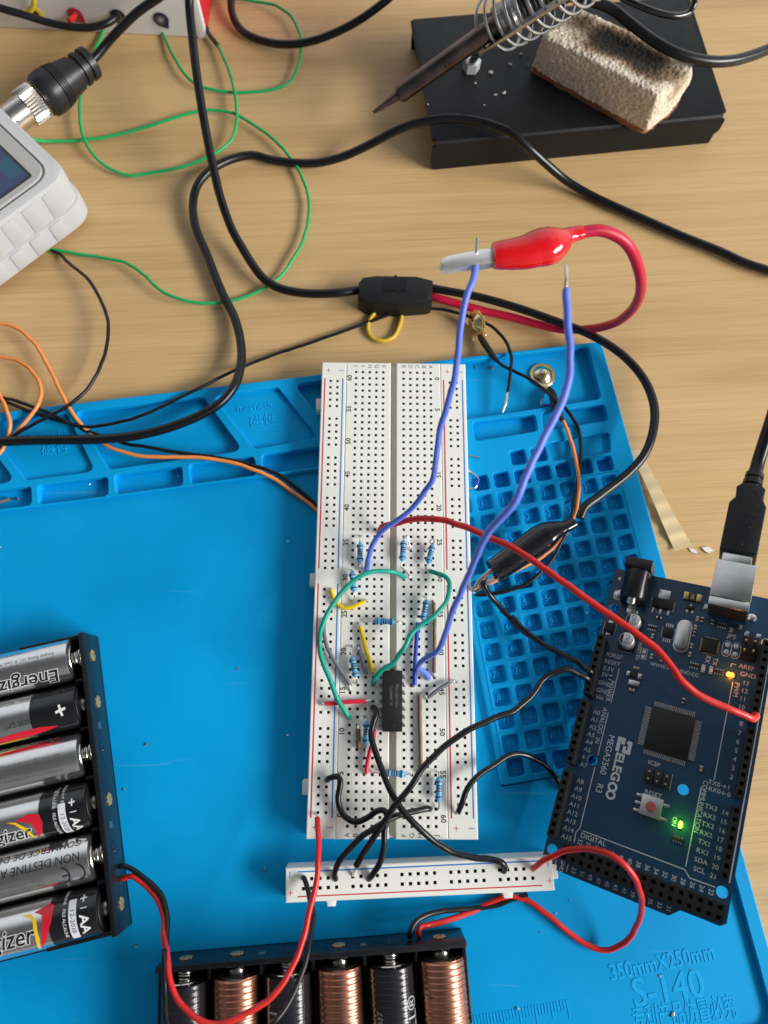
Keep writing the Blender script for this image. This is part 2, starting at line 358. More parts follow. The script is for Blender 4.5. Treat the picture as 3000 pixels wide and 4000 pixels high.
# ================================================================ SILICONE MAT
MC = Vector((96.3, 18.9)); ta = math.radians(8.35); tb = math.radians(-80.3)
MU = Vector((-math.cos(ta), -math.sin(ta))); MV = Vector((math.cos(tb), math.sin(tb)))
def ab(a, b_): q = MC + MU * a + MV * b_; return (q.x, q.y)
def abp(l): return [ab(*p) for p in l]
FLOOR, RIM, TRAY, CUPZ = 2.6, 4.4, .8, 2.1
SIL = silicone_mat()
m_ = thing('silicone_work_mat', 'bright blue silicone soldering mat with moulded trays and numbered cups under the boards', 'work mat', Matrix.Translation((96, 19, 0)))
holes = [rpoly(abp(l), r) for l, r in (
    ([(239, 3.6), (208.5, 3.6), (199.2, 28.2), (224, 28.4)], 2.2), ([(205.5, 3.5), (157, 3.8), (144.6, 27.3), (193.8, 28.2)], 2.4), ([(153.5, 3.4), (128.6, 3.2), (116, 26), (140, 27.2)], 2.2),
    ([(122.2, 3), (70, 2), (70, 25.5), (108.5, 27)], 2.2), ([(66, 1.9), (5.9, 1.2), (6.2, 24.2), (66, 26)], 2.2), ([(300, 3.6), (243, 3.6), (228, 28.4), (290, 29)], 2.4),
    ([(246, 31), (222.4, 31.1), (222.4, 38.3), (246, 38.3)], 1.6), ([(219.8, 31), (194.6, 31), (194.9, 38.3), (219.6, 38.4)], 1.6), ([(192.1, 30.7), (167.4, 30.6), (167.7, 38), (191.7, 38.2)], 1.6),
    ([(164.7, 30.3), (140.6, 30.2), (140.7, 37.6), (164.4, 37.8)], 1.6), ([(137.7, 30), (113.5, 29.8), (113.6, 37.3), (137.8, 37.6)], 1.6), ([(110.5, 29.6), (88, 29), (88, 36.6), (110.5, 37)], 1.6),
    ([(85, 28.6), (60.5, 27.6), (60.5, 35), (85, 36)], 1.6), ([(57.3, 27.3), (33, 27.2), (33.4, 34.1), (57.7, 35)], 1.6), ([(30, 27), (5.5, 26.6), (5.9, 33.4), (31.2, 34.2)], 1.6))]
cups = []
for r in range(15):
    for c in range(8):
        if (r == 0 and c not in (3, 4)) or (r == 1 and c == 0) or (r == 14 and c > 3): continue
        a = 66.76 - 7.925 * c + .03 * r; q = 44.18 - .208 * c + 7.665 * r
        num = {0: c - 2, 1: c + 3}.get(r, 11 + 8 * (r - 2) + c); cups.append((a, q, num))
        if 2 <= r <= 13: continue
        holes.append(rpoly(abp([(a + 2.9, q - 2.8), (a - 2.9, q - 2.95), (a - 2.9, q + 2.85), (a + 2.9, q + 2.95)]), 1.2, 3))
holes.append(rpoly(abp([(31.8, 39.6), (6.6, 38.3), (8.2, 46.2), (30.2, 46.6)]), 1.2))
holes.append(rpoly(abp([(345, 40), (73, 38.4), (73, 156.5), (5, 155.2), (4.6, 236), (345, 244)]), [4, 1.5, 1.5, 2, 5, 5]))
GA = lambda c, r: ab(66.76 - 7.925 * c + .03 * r, 44.18 - .208 * c + 7.665 * r)
holes.append([GA(-.5, 1.5), GA(7.5, 1.5), GA(7.5, 13.5), GA(-.5, 13.5)])
holes = [h[::-1] for h in holes]
outer = rpoly(abp([(350, 0), (0, 0), (0, 241), (350, 250)]), 4)
b = MB(); b.curve(outer, [], 0, TRAY, 0)
b.curve(outer, holes[:-1] + [[tuple(p) for p in holes[-1]]], TRAY - .4, RIM, .42)
def shrink(c, r, hw, rad, n=4):
    return rpoly([GA(c - hw[0], r - hw[1]), GA(c + hw[0], r - hw[1]), GA(c + hw[0], r + hw[1]), GA(c - hw[0], r + hw[1])], rad, n)
for r in range(2, 14):
    for c in range(8):
        e = .06
        cell = [GA(c - .5, r - .5), GA(c + .5, r - .5), GA(c + .5, r + .5), GA(c - .5, r + .5)]
        out = [(1 + (e if 0 else 0), 0)] and [cell[i] for i in range(4) for k in range(5)]
        rings = [[(x, y, RIM) for x, y in out]] + [[(x, y, zz) for x, y in shrink(c, r, (h, h * 1.02), rd)] for h, rd, zz in ((.405, 1.5, RIM), (.388, 1.4, RIM - .08), (.368, 1.3, RIM - .5), (.352, 1.2, CUPZ + .35), (.325, 1.0, CUPZ))]
        V = [[b.bm.verts.new(p) for p in rg] for rg in rings]
        for A_, B_ in zip(V, V[1:]):
            for i in range(20):
                j = (i + 1) % 20
                if A_ is V[0] and i % 5 != 4: f = b.bm.faces.new((A_[i], B_[j], B_[i]))
                else: f = b.bm.faces.new((A_[i], A_[j], B_[j], B_[i]))
        b.bm.faces.new(V[-1])
b.prism([GA(-.56, 1.44), GA(7.56, 1.44), GA(7.56, 13.56), GA(-.56, 13.56)], TRAY - .2, CUPZ - .15)

for l, zz in (([(345.5, 39.6), (72.7, 38), (72.7, 157), (4.5, 155.6), (4.1, 236.5), (345.5, 244.5)], FLOOR), ([(239.5, 3.1), (208, 3.1), (198.6, 28.7), (224, 28.9)], 2.5), ([(154, 2.9), (128, 2.7), (115.4, 26.5), (140, 27.7)], 2.5), ([(32.3, 39.1), (6.1, 37.8), (8, 48.1), (29.3, 48.4)], 2.7)):
    b.prism(abp(l), TRAY - .3, zz)
    
b.build('mat_body', SIL, m_, world=True, ang=50)
XR = math.atan2(-MU.y, -MU.x)
SILT = mat('blue_silicone_lettering', (.004, .38, .78), .5, spec=.2)
b = MB()
for a, q, num in cups:
    x, y = ab(a, q); b.text(str(num), 3.1, x, y, (CUPZ if 11 <= num <= 106 else TRAY) + .08, XR, .2, bev=.06)
b.build('cup_number', SILT, m_, world=True)
for (a, q) in ((216, 0), (138, -1)):
    b = MB(); x, y = ab(a, q + 10.4); b.text('magnetic', 4.0, x, y, 2.53, XR, .12, bev=.06)
    x, y = ab(a - 2.4, q + 17); b.text('磁性', 5.4, x, y, 2.53, XR, .12, bev=.05); b.build('tray_lettering', SILT, m_, world=True)
b = MB()
for t, s, p, q in (('350mmX250mm', 6.4, (628, 1335), (1300, 1195)), ('S-140', 11, (775, 1470), (1232, 1400))):
    p = PT('l', *p, FLOOR); q = PT('l', *q, FLOOR)
    bb = textbm(t, s, .2, .1, 0, 0, 'LEFT'); w = max(v.co.x for v in bb.verts) - min(v.co.x for v in bb.verts); bb.free()
    dr = (q - p); b.text(t, s, p.x, p.y, FLOOR - .03, math.atan2(dr.y, dr.x), .08, bev=.1, sx=dr.length / w, align='LEFT')
p = PT('l', 780, 1640, FLOOR); q = PT('l', 1450, 1555, FLOOR); dr = q - p
bb = textbm('专利产品仿冒必究', 7.4, .2, .06, 0, 0, 'LEFT'); w = max(v.co.x for v in bb.verts); bb.free()
b.text('专利产品仿冒必究', 7.4, p.x, p.y, FLOOR - .03, math.atan2(dr.y, dr.x), .1, bev=.06, sx=dr.length / w, align='LEFT')
# ruler
p0 = PT('l', 378, 1620, FLOOR); dv = (PT('l', 70, 1665, FLOOR) - PT('l', 372, 1612, FLOOR)).normalized(); up = Vector((-dv.y, dv.x, 0)) * -1
for i in range(0, 90):
    l = 5.2 if i % 10 == 0 else (4.2 if i % 5 == 0 else 2.9)
    base = PT('l', 352, 1500, FLOOR) + dv * i; c = base - up * (l / 2)
    b.box((c.x, c.y, FLOOR + .01), (.36, l, .24), math.atan2(dv.y, dv.x), 0)
b.build('raised_lettering', SILT, m_, world=True)

# ================================================================ BREADBOARD
BBP = board_mat(); BTOP = 12.0
LINER = mat('red_line_print', (.62, .03, .045), .5); LINEB = mat('blue_line_print', (.04, .22, .60), .5)
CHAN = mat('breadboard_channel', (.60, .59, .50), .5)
BULB = mat('moulded_web', (.90, .90, .87), .25)
def section(b, x0, x1, y0, y1, zb, zt, hx, hy, w=.9):
    e = .28
    b.plate(x0 + e, x1 - e, hx, y0 + e, y1 - e, hy, w, zt, 3.2, 0, 1, 1)
    A = [(x0 + e, y0 + e), (x1 - e, y0 + e), (x1 - e, y1 - e), (x0 + e, y1 - e)]; B = [(x0, y0), (x1, y0), (x1, y1), (x0, y1)]
    for i in range(4):
        j = (i + 1) % 4
        b.face([(*A[i], zt), (*A[j], zt), (*B[j], zt - e), (*B[i], zt - e)], 0)
        b.face([(*B[i], zt - e), (*B[j], zt - e), (*B[j], zb), (*B[i], zb)], 0)
    b.face([(*q, zb) for q in B[::-1]], 0)
def webs(b, hx, hy, zt, p=2.54):
    """faint raised webs moulded between four sockets"""
    for x in hx[:-1]:
        for y in hy:
            b.box((x + p / 2, y, zt - .02), (.62, 1.5, .12), 0, 0, 0)
    for x in hx:
        for y in hy[:-1]: b.box((x, y - p / 2, zt - .02), (.9, .5, .1), 0, 0, 0)
bb = thing('breadboard', 'long white solderless breadboard crowded with resistors and jumper wires', 'breadboard', Matrix.Translation((14, 4, 3)))
rows = [-i * 2.54 for i in range(63)]
rrows = [-3.84 - 15.24 * i - 2.54 * j for i in range(5) for j in range(5)] + [-82.4 - 15.25 * i - 2.54 * j for i in range(5) for j in range(5)]
ZB = 2.7
for x0, x1, hx in ((-3.6, 12.95, [i * 2.54 for i in range(5)]), (15.12, 31.6, [17.78 + i * 2.54 for i in range(5)])):
    b = MB(); section(b, x0, x1, -161.25, 4.05, ZB, BTOP, hx, rows)
    o = b.build('terminal_strip', [BBP, HOLE], bb, world=True)
    b = MB(); webs(b, hx, rows, BTOP); w_ = b.build('moulded_web', BULB, o, world=True)
for x0, x1, hx, lr, lb in ((-12.9, -3.68, [-9.46, -6.9], -11.62, -4.92), (31.68, 41.1, [35.1, 37.64], 32.8, 39.8)):
    b = MB(); section(b, x0, x1, -161.25, 4.0, ZB, BTOP - .02, hx, rrows)
    o = b.build('power_rail', [BBP, HOLE], bb, world=True)
    b = MB()
    for g in range(10): webs(b, hx, rrows[g * 5:g * 5 + 5], BTOP - .02)
    b.build('moulded_web', BULB, o, world=True)
    for x, mt, nm in ((lr, LINER, 'red_line'), (lb, LINEB, 'blue_line')):
        b = MB()
        for y0, y1 in ((-2.7, -75.1), (-80.4, -155.1)): b.box2(x - .23, x + .23, y1, y0, BTOP - .05, BTOP + .015)
        for y in (.6, -157.95):
            xs = (hx[0] - .85) if nm == 'red_line' else (hx[1] + 1.45)
            if nm == 'red_line': b.box2(xs - .85, xs + .85, y - .09, y + .09, BTOP - .05, BTOP + .012); b.box2(xs - .09, xs + .09, y - .85, y + .85, BTOP - .05, BTOP + .016)
            else: b.box2(xs - .95, xs + .95, y - .13, y + .13, BTOP - .05, BTOP + .012)
        b.build(nm, mt, o, world=True)
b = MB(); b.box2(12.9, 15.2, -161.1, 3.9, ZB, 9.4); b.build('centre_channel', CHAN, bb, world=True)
for y in (-12, -78.6, -146.4):
    b = MB(); b.box2(-14.9, -12.6, y - 2.3, y + 2.3, 3.2, 9.3, .3); b.build('joining_tab', BBP, bb, world=True)
b = MB(); Hf = math.pi / 2
for i, y in enumerate((-2.5, -15.05, -27.85, -40.6, -53.05, -65.7, -78.3, -90.8, -103.4, -116.1, -129.1, -141.8, -154.3)):
    b.text(str(60 - 5 * i), 2.45, -2.36, y, BTOP + .02, Hf, off=.05)
for i, y in enumerate((-2.3, -14.9, -27.7, -40.35, -52.8, -65.4, -78.2, -90.6, -103.2, -116.2, -129.0, -142.0, -155.2)):
    b.text(str(5 * i), 2.45, 30.25, y, BTOP + .02, -Hf, off=.05)
for i in range(5):
    b.text('JIHGF'[i], 2.1, i * 2.54, 2.45, BTOP + .02, -Hf); b.text('EDCBA'[i], 2.1, 17.78 + i * 2.54, 2.55, BTOP + .02, -Hf)
    b.text('ABCDE'[i], 2.1, i * 2.54, -160.1, BTOP + .02, Hf); b.text('FGHIJ'[i], 2.1, 17.78 + i * 2.54, -160.1, BTOP + .02, Hf)
b.build('printed_lettering', INK, bb, world=True)

# separate power rail strip
SM = frame((-19.0, -169.72, FLOOR), (.99899, .0448))
st = thing('power_rail_strip', 'narrow white power rail strip lying crosswise between breadboard and lower battery holder', 'rail strip', SM)
SZ = 8.6
hx = [5.57 + 15.24 * i + 2.54 * j for i in range(5) for j in range(5)]
b = MB(); section(b, 0, 83.2, -9.75, 0, 0, SZ, hx, [-3.27, -5.98], 1.0); b.build('strip_body', [BBP, HOLE], st)
b = MB()
for i in range(5):
    for j in range(4):
        for y in (-3.27, -5.98): b.box((5.57 + 15.24 * i + 2.54 * j + 1.27, y, SZ - .02), (.5, 1.3, .1))
    for j in range(5): b.box((5.57 + 15.24 * i + 2.54 * j, -4.63, SZ - .02), (.8, .6, .1))
b.build('moulded_web', BULB, st)
b = MB(); b.box2(3.9, 79.9, -1.42, -.98, SZ - .05, SZ + .015); b.box2(1.2, 1.5, -3, -1, SZ - .05, SZ + .012); b.box2(81.6, 81.9, -3, -1, SZ - .05, SZ + .012); b.build('blue_line', LINEB, st)
b = MB(); b.box2(3.7, 79.4, -8.35, -7.98, SZ - .05, SZ + .015)
for x in (1.5, 81.9): b.box2(x - .85, x + .85, -7.1, -6.92, SZ - .05, SZ + .012); b.box2(x - .09, x + .09, -7.85, -6.15, SZ - .05, SZ + .016)
b.build('red_line', LINER, st)
for x, w in ((14, 3.4), (68.8, 3.6)):
    b = MB(); b.prism([(x - w / 2, -9.6), (x + w / 2, -9.6), (x + w / 2 - .5, -11.6), (x - w / 2 + .5, -11.6)], 1, 7.4, 0, .3); b.build('joining_tab', BBP, st)
b = MB(); b.box2(83.0, 84.9, -6.8, -2.6, 1, 7.6, .4); b.build('joining_tab', BBP, st)

# ================================================================ MICROCONTROLLER BOARD
MR = rotm(-.0269, -.4276, 0); MR = Matrix.Rotation(-.3164, 3, 'Z') @ MR
MM4 = Matrix.Translation((93.817, -72.677, 5.597)) @ MR.to_4x4()
def mw(v, u, h=0): return MM4 @ Vector((v, -u, h))
PCB = mat('navy_solder_mask', (.0035, .0145, .034), .26, spec=.5, coat=.25); nt, pb = nodes(PCB)
tc = nt.nodes.new('ShaderNodeTexCoord'); 
wv = nt.nodes.new('ShaderNodeTexWave'); wv.inputs['Scale'].default_value = 620; wv.inputs['Distortion'].default_value = 14; wv.inputs['Detail'].default_value = 1; wv.inputs['Detail Scale'].default_value = .12
nt.links.new(tc.outputs['Object'], wv.inputs['Vector'])
rp = nt.nodes.new('ShaderNodeValToRGB'); rp.color_ramp.elements[0].position = .72; rp.color_ramp.elements[0].color = (.0125, .054, .116, 1); rp.color_ramp.elements[1].position = .84; rp.color_ramp.elements[1].color = (.018, .070, .142, 1)
nt.links.new(wv.outputs['Fac'], rp.inputs[0]); nt.links.new(rp.outputs[0], pb.inputs['Base Color'])
EDGE = mat('fibreglass_edge', (.42, .47, .48), .6)
SILK = mat('silkscreen_white', (.66, .68, .70), .55); ICM = mat('ic_epoxy', (.013, .012, .012), .5, var=.15, scale=600)
PAD = mat('solder', (.62, .62, .62), .28, 1, var=.2, scale=2500); SMDB = mat('smd_tan', (.32, .22, .13), .45); SMDK = mat('smd_black', (.02, .02, .02), .5)
mg = thing('microcontroller_board', 'tilted dark navy microcontroller board with white silkscreen, lit orange and green lights', 'circuit board', MM4)
b = MB()
b.curve([(0, 0), (53.3, 0), (53.3, -97.6), (51.8, -98.9), (41.2, -98.9), (38.4, -101.5), (3.6, -101.5), (0, -98.6)],
        [circ(x, -y, 1.62)[::-1] for x, y in ((2.7, 14.4), (7.75, 66.05), (35.6, 66.1), (50.8, 90.1), (2.4, 96.2), (50.7, 14.7))], -1.6, 0, 0, 0, None, 1)
b.build('pcb', [PCB, EDGE], mg)
def header(v0, u0, n, vertical=True, rows_=1):
    b = MB(); L = n * 2.54; t = 1.22 if rows_ == 1 else 2.5; h = 8.5
    hy = [-(u0 + 1.27 + 2.54 * i) for i in range(n)]; 
    if vertical:
        X0, X1, Y0, Y1 = v0 - t, v0 + t, -(u0 + L), -u0; hx = [v0]
    else:
        X0, X1, Y0, Y1 = v0, v0 + L, -(u0 + t), -(u0 - t); hx = [v0 + 1.27 + 2.54 * i for i in range(n)]; hy = [-(u0 - 1.27), -(u0 + 1.27)]
    b.plate(X0, X1, hx, Y0, Y1, hy, 1.15, h, 3.5, 0, 1, 1)
    q = [(X0, Y0), (X1, Y0), (X1, Y1), (X0, Y1)]
    for i in range(4):
        j = (i + 1) % 4; b.face([(*q[i], h), (*q[j], h), (*q[j], .02), (*q[i], .02)], 0)
    return b.build('pin_header', [BLACKM, mat('socket_void', (.004, .004, .004), .8)], mg)
header(2.35, 26.6, 8); header(2.25, 49.3, 8); header(2.3, 72.1, 8)
header(50.6, 16.0, 10); header(50.6, 43.4, 8); header(50.5, 66.4, 8)
header(6.35, 95.15, 18, False, 2)
# power jack
b = MB(); b.box2(4.4, 13.2, -1.7, 1.7, 0, 11, .2); b.box2(4.6, 13.0, -12, -1.6, 0, 6.2, .15)
b.lathe([(0, 4.15), (9.6, 4.15), (10.3, 3.7)], (8.8, -1.6, 6.4), (8.8, -12, 6.4), 28)
jk = b.build('power_jack', BLACKG if 0 else mat('jack_black', (.012, .012, .014), .28), mg)
b = MB(); b.lathe([(0, 1.5), (1.6, 1.5), (2.2, 1.2)], (8.8, -11.6, 7.2), (8.8, -14, 7.0), 16); b.box2(7.5, 10.1, -13.4, -11.9, .05, 5.5, .3); b.build('jack_pin', STEEL, jk)
b = MB(); b.lathe([(0, 2.0), (.35, 1.8), (.7, .9)], (8.9, -14.0, 0), (8.9, -14.0, 2), 18); b.lathe([(0, 2.1), (.4, 1.8), (.8, .8)], (3.2, -9.4, 0), (3.2, -9.4, 2), 18); b.lathe([(0, .7), (.3, .5)], (2.4, -3.6, 0), (2.4, -3.6, 2), 12); b.build('solder_joint', PAD, jk)
# usb socket
b = MB(); b.box2(32.1, 44.1, -6.2, 6.5, .1, 11, .35); b.box2(32.12, 44.08, -9.2, -6.35, .1, 10.98, .3)
us = b.build('usb_socket', mat('usb_shell', (.66, .65, .63), .3, 1, var=.18, scale=320), mg)
b = MB(); b.box2(32.6, 43.6, -9.6, -9.0, .3, 10.2); b.build('rear_insert', ICM, us)
b = MB()
for h in (3.4, 6.2): b.box2(36.2, 42.2, -9.75, -9.5, h, h + .4)
b.build('slot_bar', mat('orange_reflection', (.8, .4, .12), .25, 1), us)  # orange reflections in the dark rear recess, painted as coppery bars
b = MB(); b.lathe([(0, 1.5), (.5, 1.3), (.9, .6)], (45.3, -7.6, 0), (45.3, -7.6, 2), 16); b.lathe([(0, 1.3), (.5, 1.1), (.9, .6)], (31.4, -7, 0), (31.4, -7, 2), 16); b.build('solder_joint', PAD, us)
# electrolytic capacitors
for v, u in ((10.6, 18.7), (10.0, 25.6)):
    b = MB(); b.lathe([(.9, 2.35), (1.4, 2.5), (5.1, 2.5), (5.45, 2.3), (5.5, 2.2)], (v, -u, 0), (v, -u, 9), 32)
    cp = b.build('capacitor', mat('capacitor_can', (.66, .66, .68), .42, .55, var=.06), mg)
    b = MB(); b.box2(v - 2.7, v + 2.7, -u - 2.7, -u + 2.7, .05, 1.0, .2); b.build('capacitor_base', BLACKM, cp)
    b = MB(); a0 = 2.1; b.curve([(v + 2.18 * math.cos(t), -u + 2.18 * math.sin(t)) for t in [a0 + i * (2 * math.pi - 2 * a0) / 14 for i in range(15)]], [], 5.5, 5.53)
    for t, dy in (('CS', 1.25), ('47', 0.05), ('25V', -1.15)): b.text(t, 1.35, v + .25, -u + dy, 5.54, 0)
    b.build('capacitor_print', INK, cp)
# regulator, fuse, diode, crystal, chips
b = MB(); b.box2(14.8, 21.3, -10.9, -7.9, .1, 1.7, .12); rg = b.build('voltage_regulator', ICM, mg)
b = MB(); b.box2(16, 19.8, -8, -4.4, .05, .45, .05)
for v in (15.4, 17.9, 20.4): b.box2(v - .42, v + .42, -13.2, -10.7, .05, .4, .05)
b.build('regulator_leads', PAD, rg)
b = MB(); b.box2(25.4, 28.1, -6.3, -3.4, .05, .75, .1); fu = b.build('fuse', mat('fuse_body', (.05, .035, .02), .4), mg)
b = MB()
for x0, x1 in ((23.9, 25.5), (28.0, 29.6)): b.box2(x0, x1, -6.2, -3.5, .05, .85, .15)
b.build('fuse_terminal', mat('fuse_gold', (.62, .45, .2), .3, 1), fu); b = MB(); b.text('506', 1.3, 26.8, -4.85, .78, Hf); b.build('fuse_print', GOLD, fu)
b = MB(); b.box2(1.6, 4.5, -23.4, -20.4, .2, 2.2, .15); dd = b.build('diode', ICM, mg)
b = MB(); b.box2(2.3, 3.8, -24.6, -23.2, .05, .5, .1); b.box2(2.3, 3.8, -20.6, -19.3, .05, .5, .1); b.build('diode_lead', PAD, dd)
b = MB(); b.box2(25.5, 28.0, -9.3, -8.2, .1, 1.0, .1); sd = b.build('small_transistor', ICM, mg)
b = MB(); b.box2(25.6, 26.2, -10.4, -9.2, .05, .3); b.box2(27.3, 27.9, -10.4, -9.2, .05, .3); b.box2(26.5, 27.0, -8.3, -7.4, .05, .3); b.build('transistor_lead', PAD, sd)
b = MB(); b.box2(20.2, 23.2, -20.2, -17.5, .1, 1.1, .1); so = b.build('small_chip', ICM, mg)
b = MB()
for i in range(4):
    for y in (-21.5, -16.2): b.box((20.75 + .65 * i, y, .15), (.32, 1.3, .2))
b.build('chip_leads', PAD, so)
def stadium(x, y0, y1, w): return circ(x, y1, w, 10, 0, math.pi) + [(x - w, y1)] + circ(x, y0, w, 10, math.pi, 2 * math.pi) + [(x + w, y0)]
b = MB(); b.prism(stadium(26.35, -22.0, -15.9, 2.05), .5, 3.5, 0, .5); b.prism(stadium(26.35, -22.3, -15.6, 2.45), .05, .7, 0, .15); b.build('crystal', mat('crystal_can', (.60, .59, .58), .28, 1, var=.1), mg)
b = MB(); b.box2(32.4, 37.2, -22.4, -17.5, .05, .85, .1); u2 = b.build('square_chip', ICM, mg)
b = MB()
for i in range(8):
    for a, c in ((32.4 - .1, None), (37.3, None)): b.box((a, -18.2 - .5 * i, .12), (.5, .24, .2))
    for y in (-17.4, -22.5): b.box((33.1 + .5 * i, y, .12), (.24, .5, .2))
b.build('chip_leads', GOLD, u2)
b = MB(); b.box2(22.0, 35.0, -57.6, -43.8, .2, 1.4, .15); mc = b.build('processor_chip', ICM, mg)
for nm in range(4):
    b = MB()
    for i in range(25):
        t = (i - 12) * .5
        if nm == 0: b.box((28.5 + t, -43.0, .3), (.22, 1.7, .2))
        elif nm == 1: b.box((28.5 + t, -58.4, .3), (.22, 1.7, .2))
        elif nm == 2: b.box((20.9, -50.7 + t, .3), (1.9, .22, .2))
        else: b.box((36.1, -50.7 + t, .3), (1.9, .22, .2))
    b.build('pin_row', PAD, mc)
b = MB()
for i in range(3): b.box2(24.2 + 2.58 * i, 26.7 + 2.58 * i, -67.4, -62.9, .05, 2.5, .45)
ic = b.build('pin_socket', mat('socket_brown_black', (.02, .018, .017), .45, var=.4, scale=900), mg)
b = MB()
for i in range(3):
    for y in (-64, -66.3): b.box((25.4 + 2.58 * i, y, 2.5), (.55, .55, .12))
b.build('socket_contact', PAD, ic)
b = MB(); b.box2(24.8, 31.0, -77.1, -71.0, .1, 2.2, .1); rs = b.build('reset_button', mat('button_plate', (.58, .57, .57), .4, .9, var=.1), mg)
b = MB(); b.lathe([(2.1, 1.55), (2.9, 1.5), (3.0, 1.3)], (27.9, -74.1, 0), (27.9, -74.1, 9), 24); b.build('button_cap', mat('button_red', (.50, .11, .10), .5), rs)
b = MB()
for x, y in ((24, -71.8), (24, -74.1), (24, -76.4), (31.9, -72.3), (31.9, -76.4)): b.box((x, y, .3), (2.0, .9, .4), 0, .1)
b.build('button_lead', PAD, rs)
b = MB(); b.box2(43.9, 48.7, -21.6, -14.6, .05, 2.4, .3); hd = b.build('pin_block', BLACKM, mg)
b = MB()
for v, u in ((44.9, 16.9), (47.4, 16.7), (44.9, 20.0), (47.4, 19.8)): b.box((v, -u - .1, 4.2), (.6, .6, 5.2), 0, .1)
b.build('gold_pin', GOLD, hd)
b = MB(); b.box2(44.0, 45.3, -14.2, -12.5, .05, .9, .1); b.box2(47.4, 48.8, -14.0, -12.6, .05, 1.0, .1); b.build('solder_terminal', PAD, hd)
for v, u in ((39.9, 18.2), (42.4, 18.1), (39.9, 20.6), (42.5, 20.7)):
    b = MB(); b.lathe([(0, .85), (.12, .8), (.16, .3)], (v, -u, .01), (v, -u, 3), 16); b.build('solder_pad', PAD, mg)
for i, (v, u, o_) in enumerate(((17.9, 14.5, 0), (17.2, 21.3, 1), (29.5, 15.0, 1), (29.5, 17.3, 1), (29.5, 21.5, 1), (29.6, 12.0, 1), (31.1, 11.9, 1), (18.3, 28.1, 1), (21.6, 28.2, 1), (7.2, 38.6, 1), (14.5, 33.2, 0),
                      (14.7, 40.7, 0), (30.6, 39.7, 1), (39.4, 58.5, 1), (29.6, 24.4, 1), (34.3, 12.0, 1), (40.0, 13.2, 1), (42.5, 11.6, 1), (45.3, 8.4, 0))):
    b = MB(); sx, sy = (1.6, .85) if o_ == 0 else (.85, 1.6); b.box((v, -u, .42), (sx * .6 if o_ == 0 else sx, sy if o_ == 0 else sy * .6, .75), 0, .06)
    d_ = .62
    for s_ in (-1, 1): b.box((v + (s_ * d_ if o_ == 0 else 0), -u + (0 if o_ == 0 else s_ * d_), .38), (.45 if o_ == 0 else .95, .95 if o_ == 0 else .45, .74), 0, .08, 1)
    b.build('surface_mount_part', [SMDB if i % 3 else SMDK, PAD], mg)
for v, u in ((16.4, 18.4), (31.4, 27.6), (39.0, 27.6), (36.9, 80.5), (37.2, 12.3)):
    b = MB(); b.box((v, -u, .3), (3.0, 1.0, .5), 0, .06)
    for i in range(4):
        for s_ in (-1, 1): b.box((v - 1.1 + .73 * i, -u + s_ * .75, .22), (.4, .5, .36), 0, 0, 1)
    b.build('resistor_array', [SMDK, PAD], mg)
b = MB(); b.box((14.2, -35.7, .6), (2.6, 1.4, 1.1), 0, .1); 
for v in (12.5, 16.2): b.box((v, -35.7, .6), (1.2, 1.7, 1.0), 0, .15, 1)
b.box((14.9, -38.4, .7), (3.4, 1.7, 1.2), 0, .1, 1); b.build('tantalum_capacitor', [SMDK, PAD], mg)
LEDW = mat('led_white', (.75, .74, .66), .4)
for v, u, nm, em in ((34.3, 27.9, 'indicator_light', None), (36.6, 27.8, 'indicator_light', None), (42.3, 27.7, 'orange_light', (1, .24, .015)), (36.8, 76.2, 'green_light', (.22, 1, .03))):
    b = MB(); 
    if nm == 'orange_light': b.box((v, -u, .5), (1.9, 1.5, .9), 0, .12)
    else: b.box((v, -u, .5), (1.15, 1.4, .8), 0, .12)
    o = b.build(nm, LEDW if em is None else mat(nm, (.5, .4, .2), .4, emit=em, estr=2.7 if nm == 'orange_light' else 6), mg)
    b = MB()
    for s_ in (-1, 1):
        if nm == 'orange_light': b.box((v + s_ * 1.15, -u, .3), (.6, 1.2, .55), 0, .1)
        else: b.box((v, -u + s_ * 1.05, .3), (1.15, .55, .55), 0, .1)
    b.build('light_terminal', PAD, o)
    if em:
        l = bpy.data.lights.new(nm, 'POINT'); l.energy = .0016 if nm == 'orange_light' else .0012; l.color = em; l.shadow_soft_size = .0006
        lo = bpy.data.objects.new(nm + '_glow', l); COL.objects.link(lo); lo.parent = mg; lo.location = (v * MM, -u * MM, .0024)
# silkscreen
b = MB(); z = .03
def T(t, s, v, u, r=0, **k): b.text(t, s, v, -u, z, r, **k)
for t, v, u in (('IOREF', 6.7, 31.0), ('RESET', 6.6, 33.4), ('3.3V', 5.9, 35.8), ('5V', 5.2, 38.1), ('GND', 5.9, 41.0), ('GND', 5.9, 43.6), ('Vin', 5.3, 45.9), ('AREF', 46.4, 24.0), ('GND', 47.2, 26.4)): T(t, 2.0, v, u)
for i in range(8): T('A%d' % i if i != 6 else '6', 2.0, 5.5 if i != 6 else 4.9, 51.0 + 2.5 * i)
for i in range(8): T('A%d' % (8 + i), 2.0, 5.7, 73.7 + 2.52 * i)
for i, n in enumerate((13, 12, 11, 10, 9)): T(str(n), 2.0, 47.0, 29.0 + 2.56 * i)
for i, n in enumerate((8, 7, 6, 5, 4, 3, 2)): T(str(n), 2.0, 47.8, 42.0 + 2.7 * i if i else 41.8)
T('TX0→1', 1.9, 45.0, 61.5); T('RX0←0', 1.9, 45.4, 63.4)
for i, (t, n) in enumerate((('TX3', 14), ('RX3', 15), ('TX2', 16), ('RX2', 17), ('TX1', 18), ('RX1', 19), ('SDA', 20), ('SCL', 21))):
    T(t, 1.95, 44.0, 68.6 + 2.58 * i); T(str(n), 1.95, 47.9, 68.8 + 2.58 * i)
for i in range(16): T(str(52 - 2 * i), 1.85, 9.9 + 2.54 * i, 91.2, -Hf)
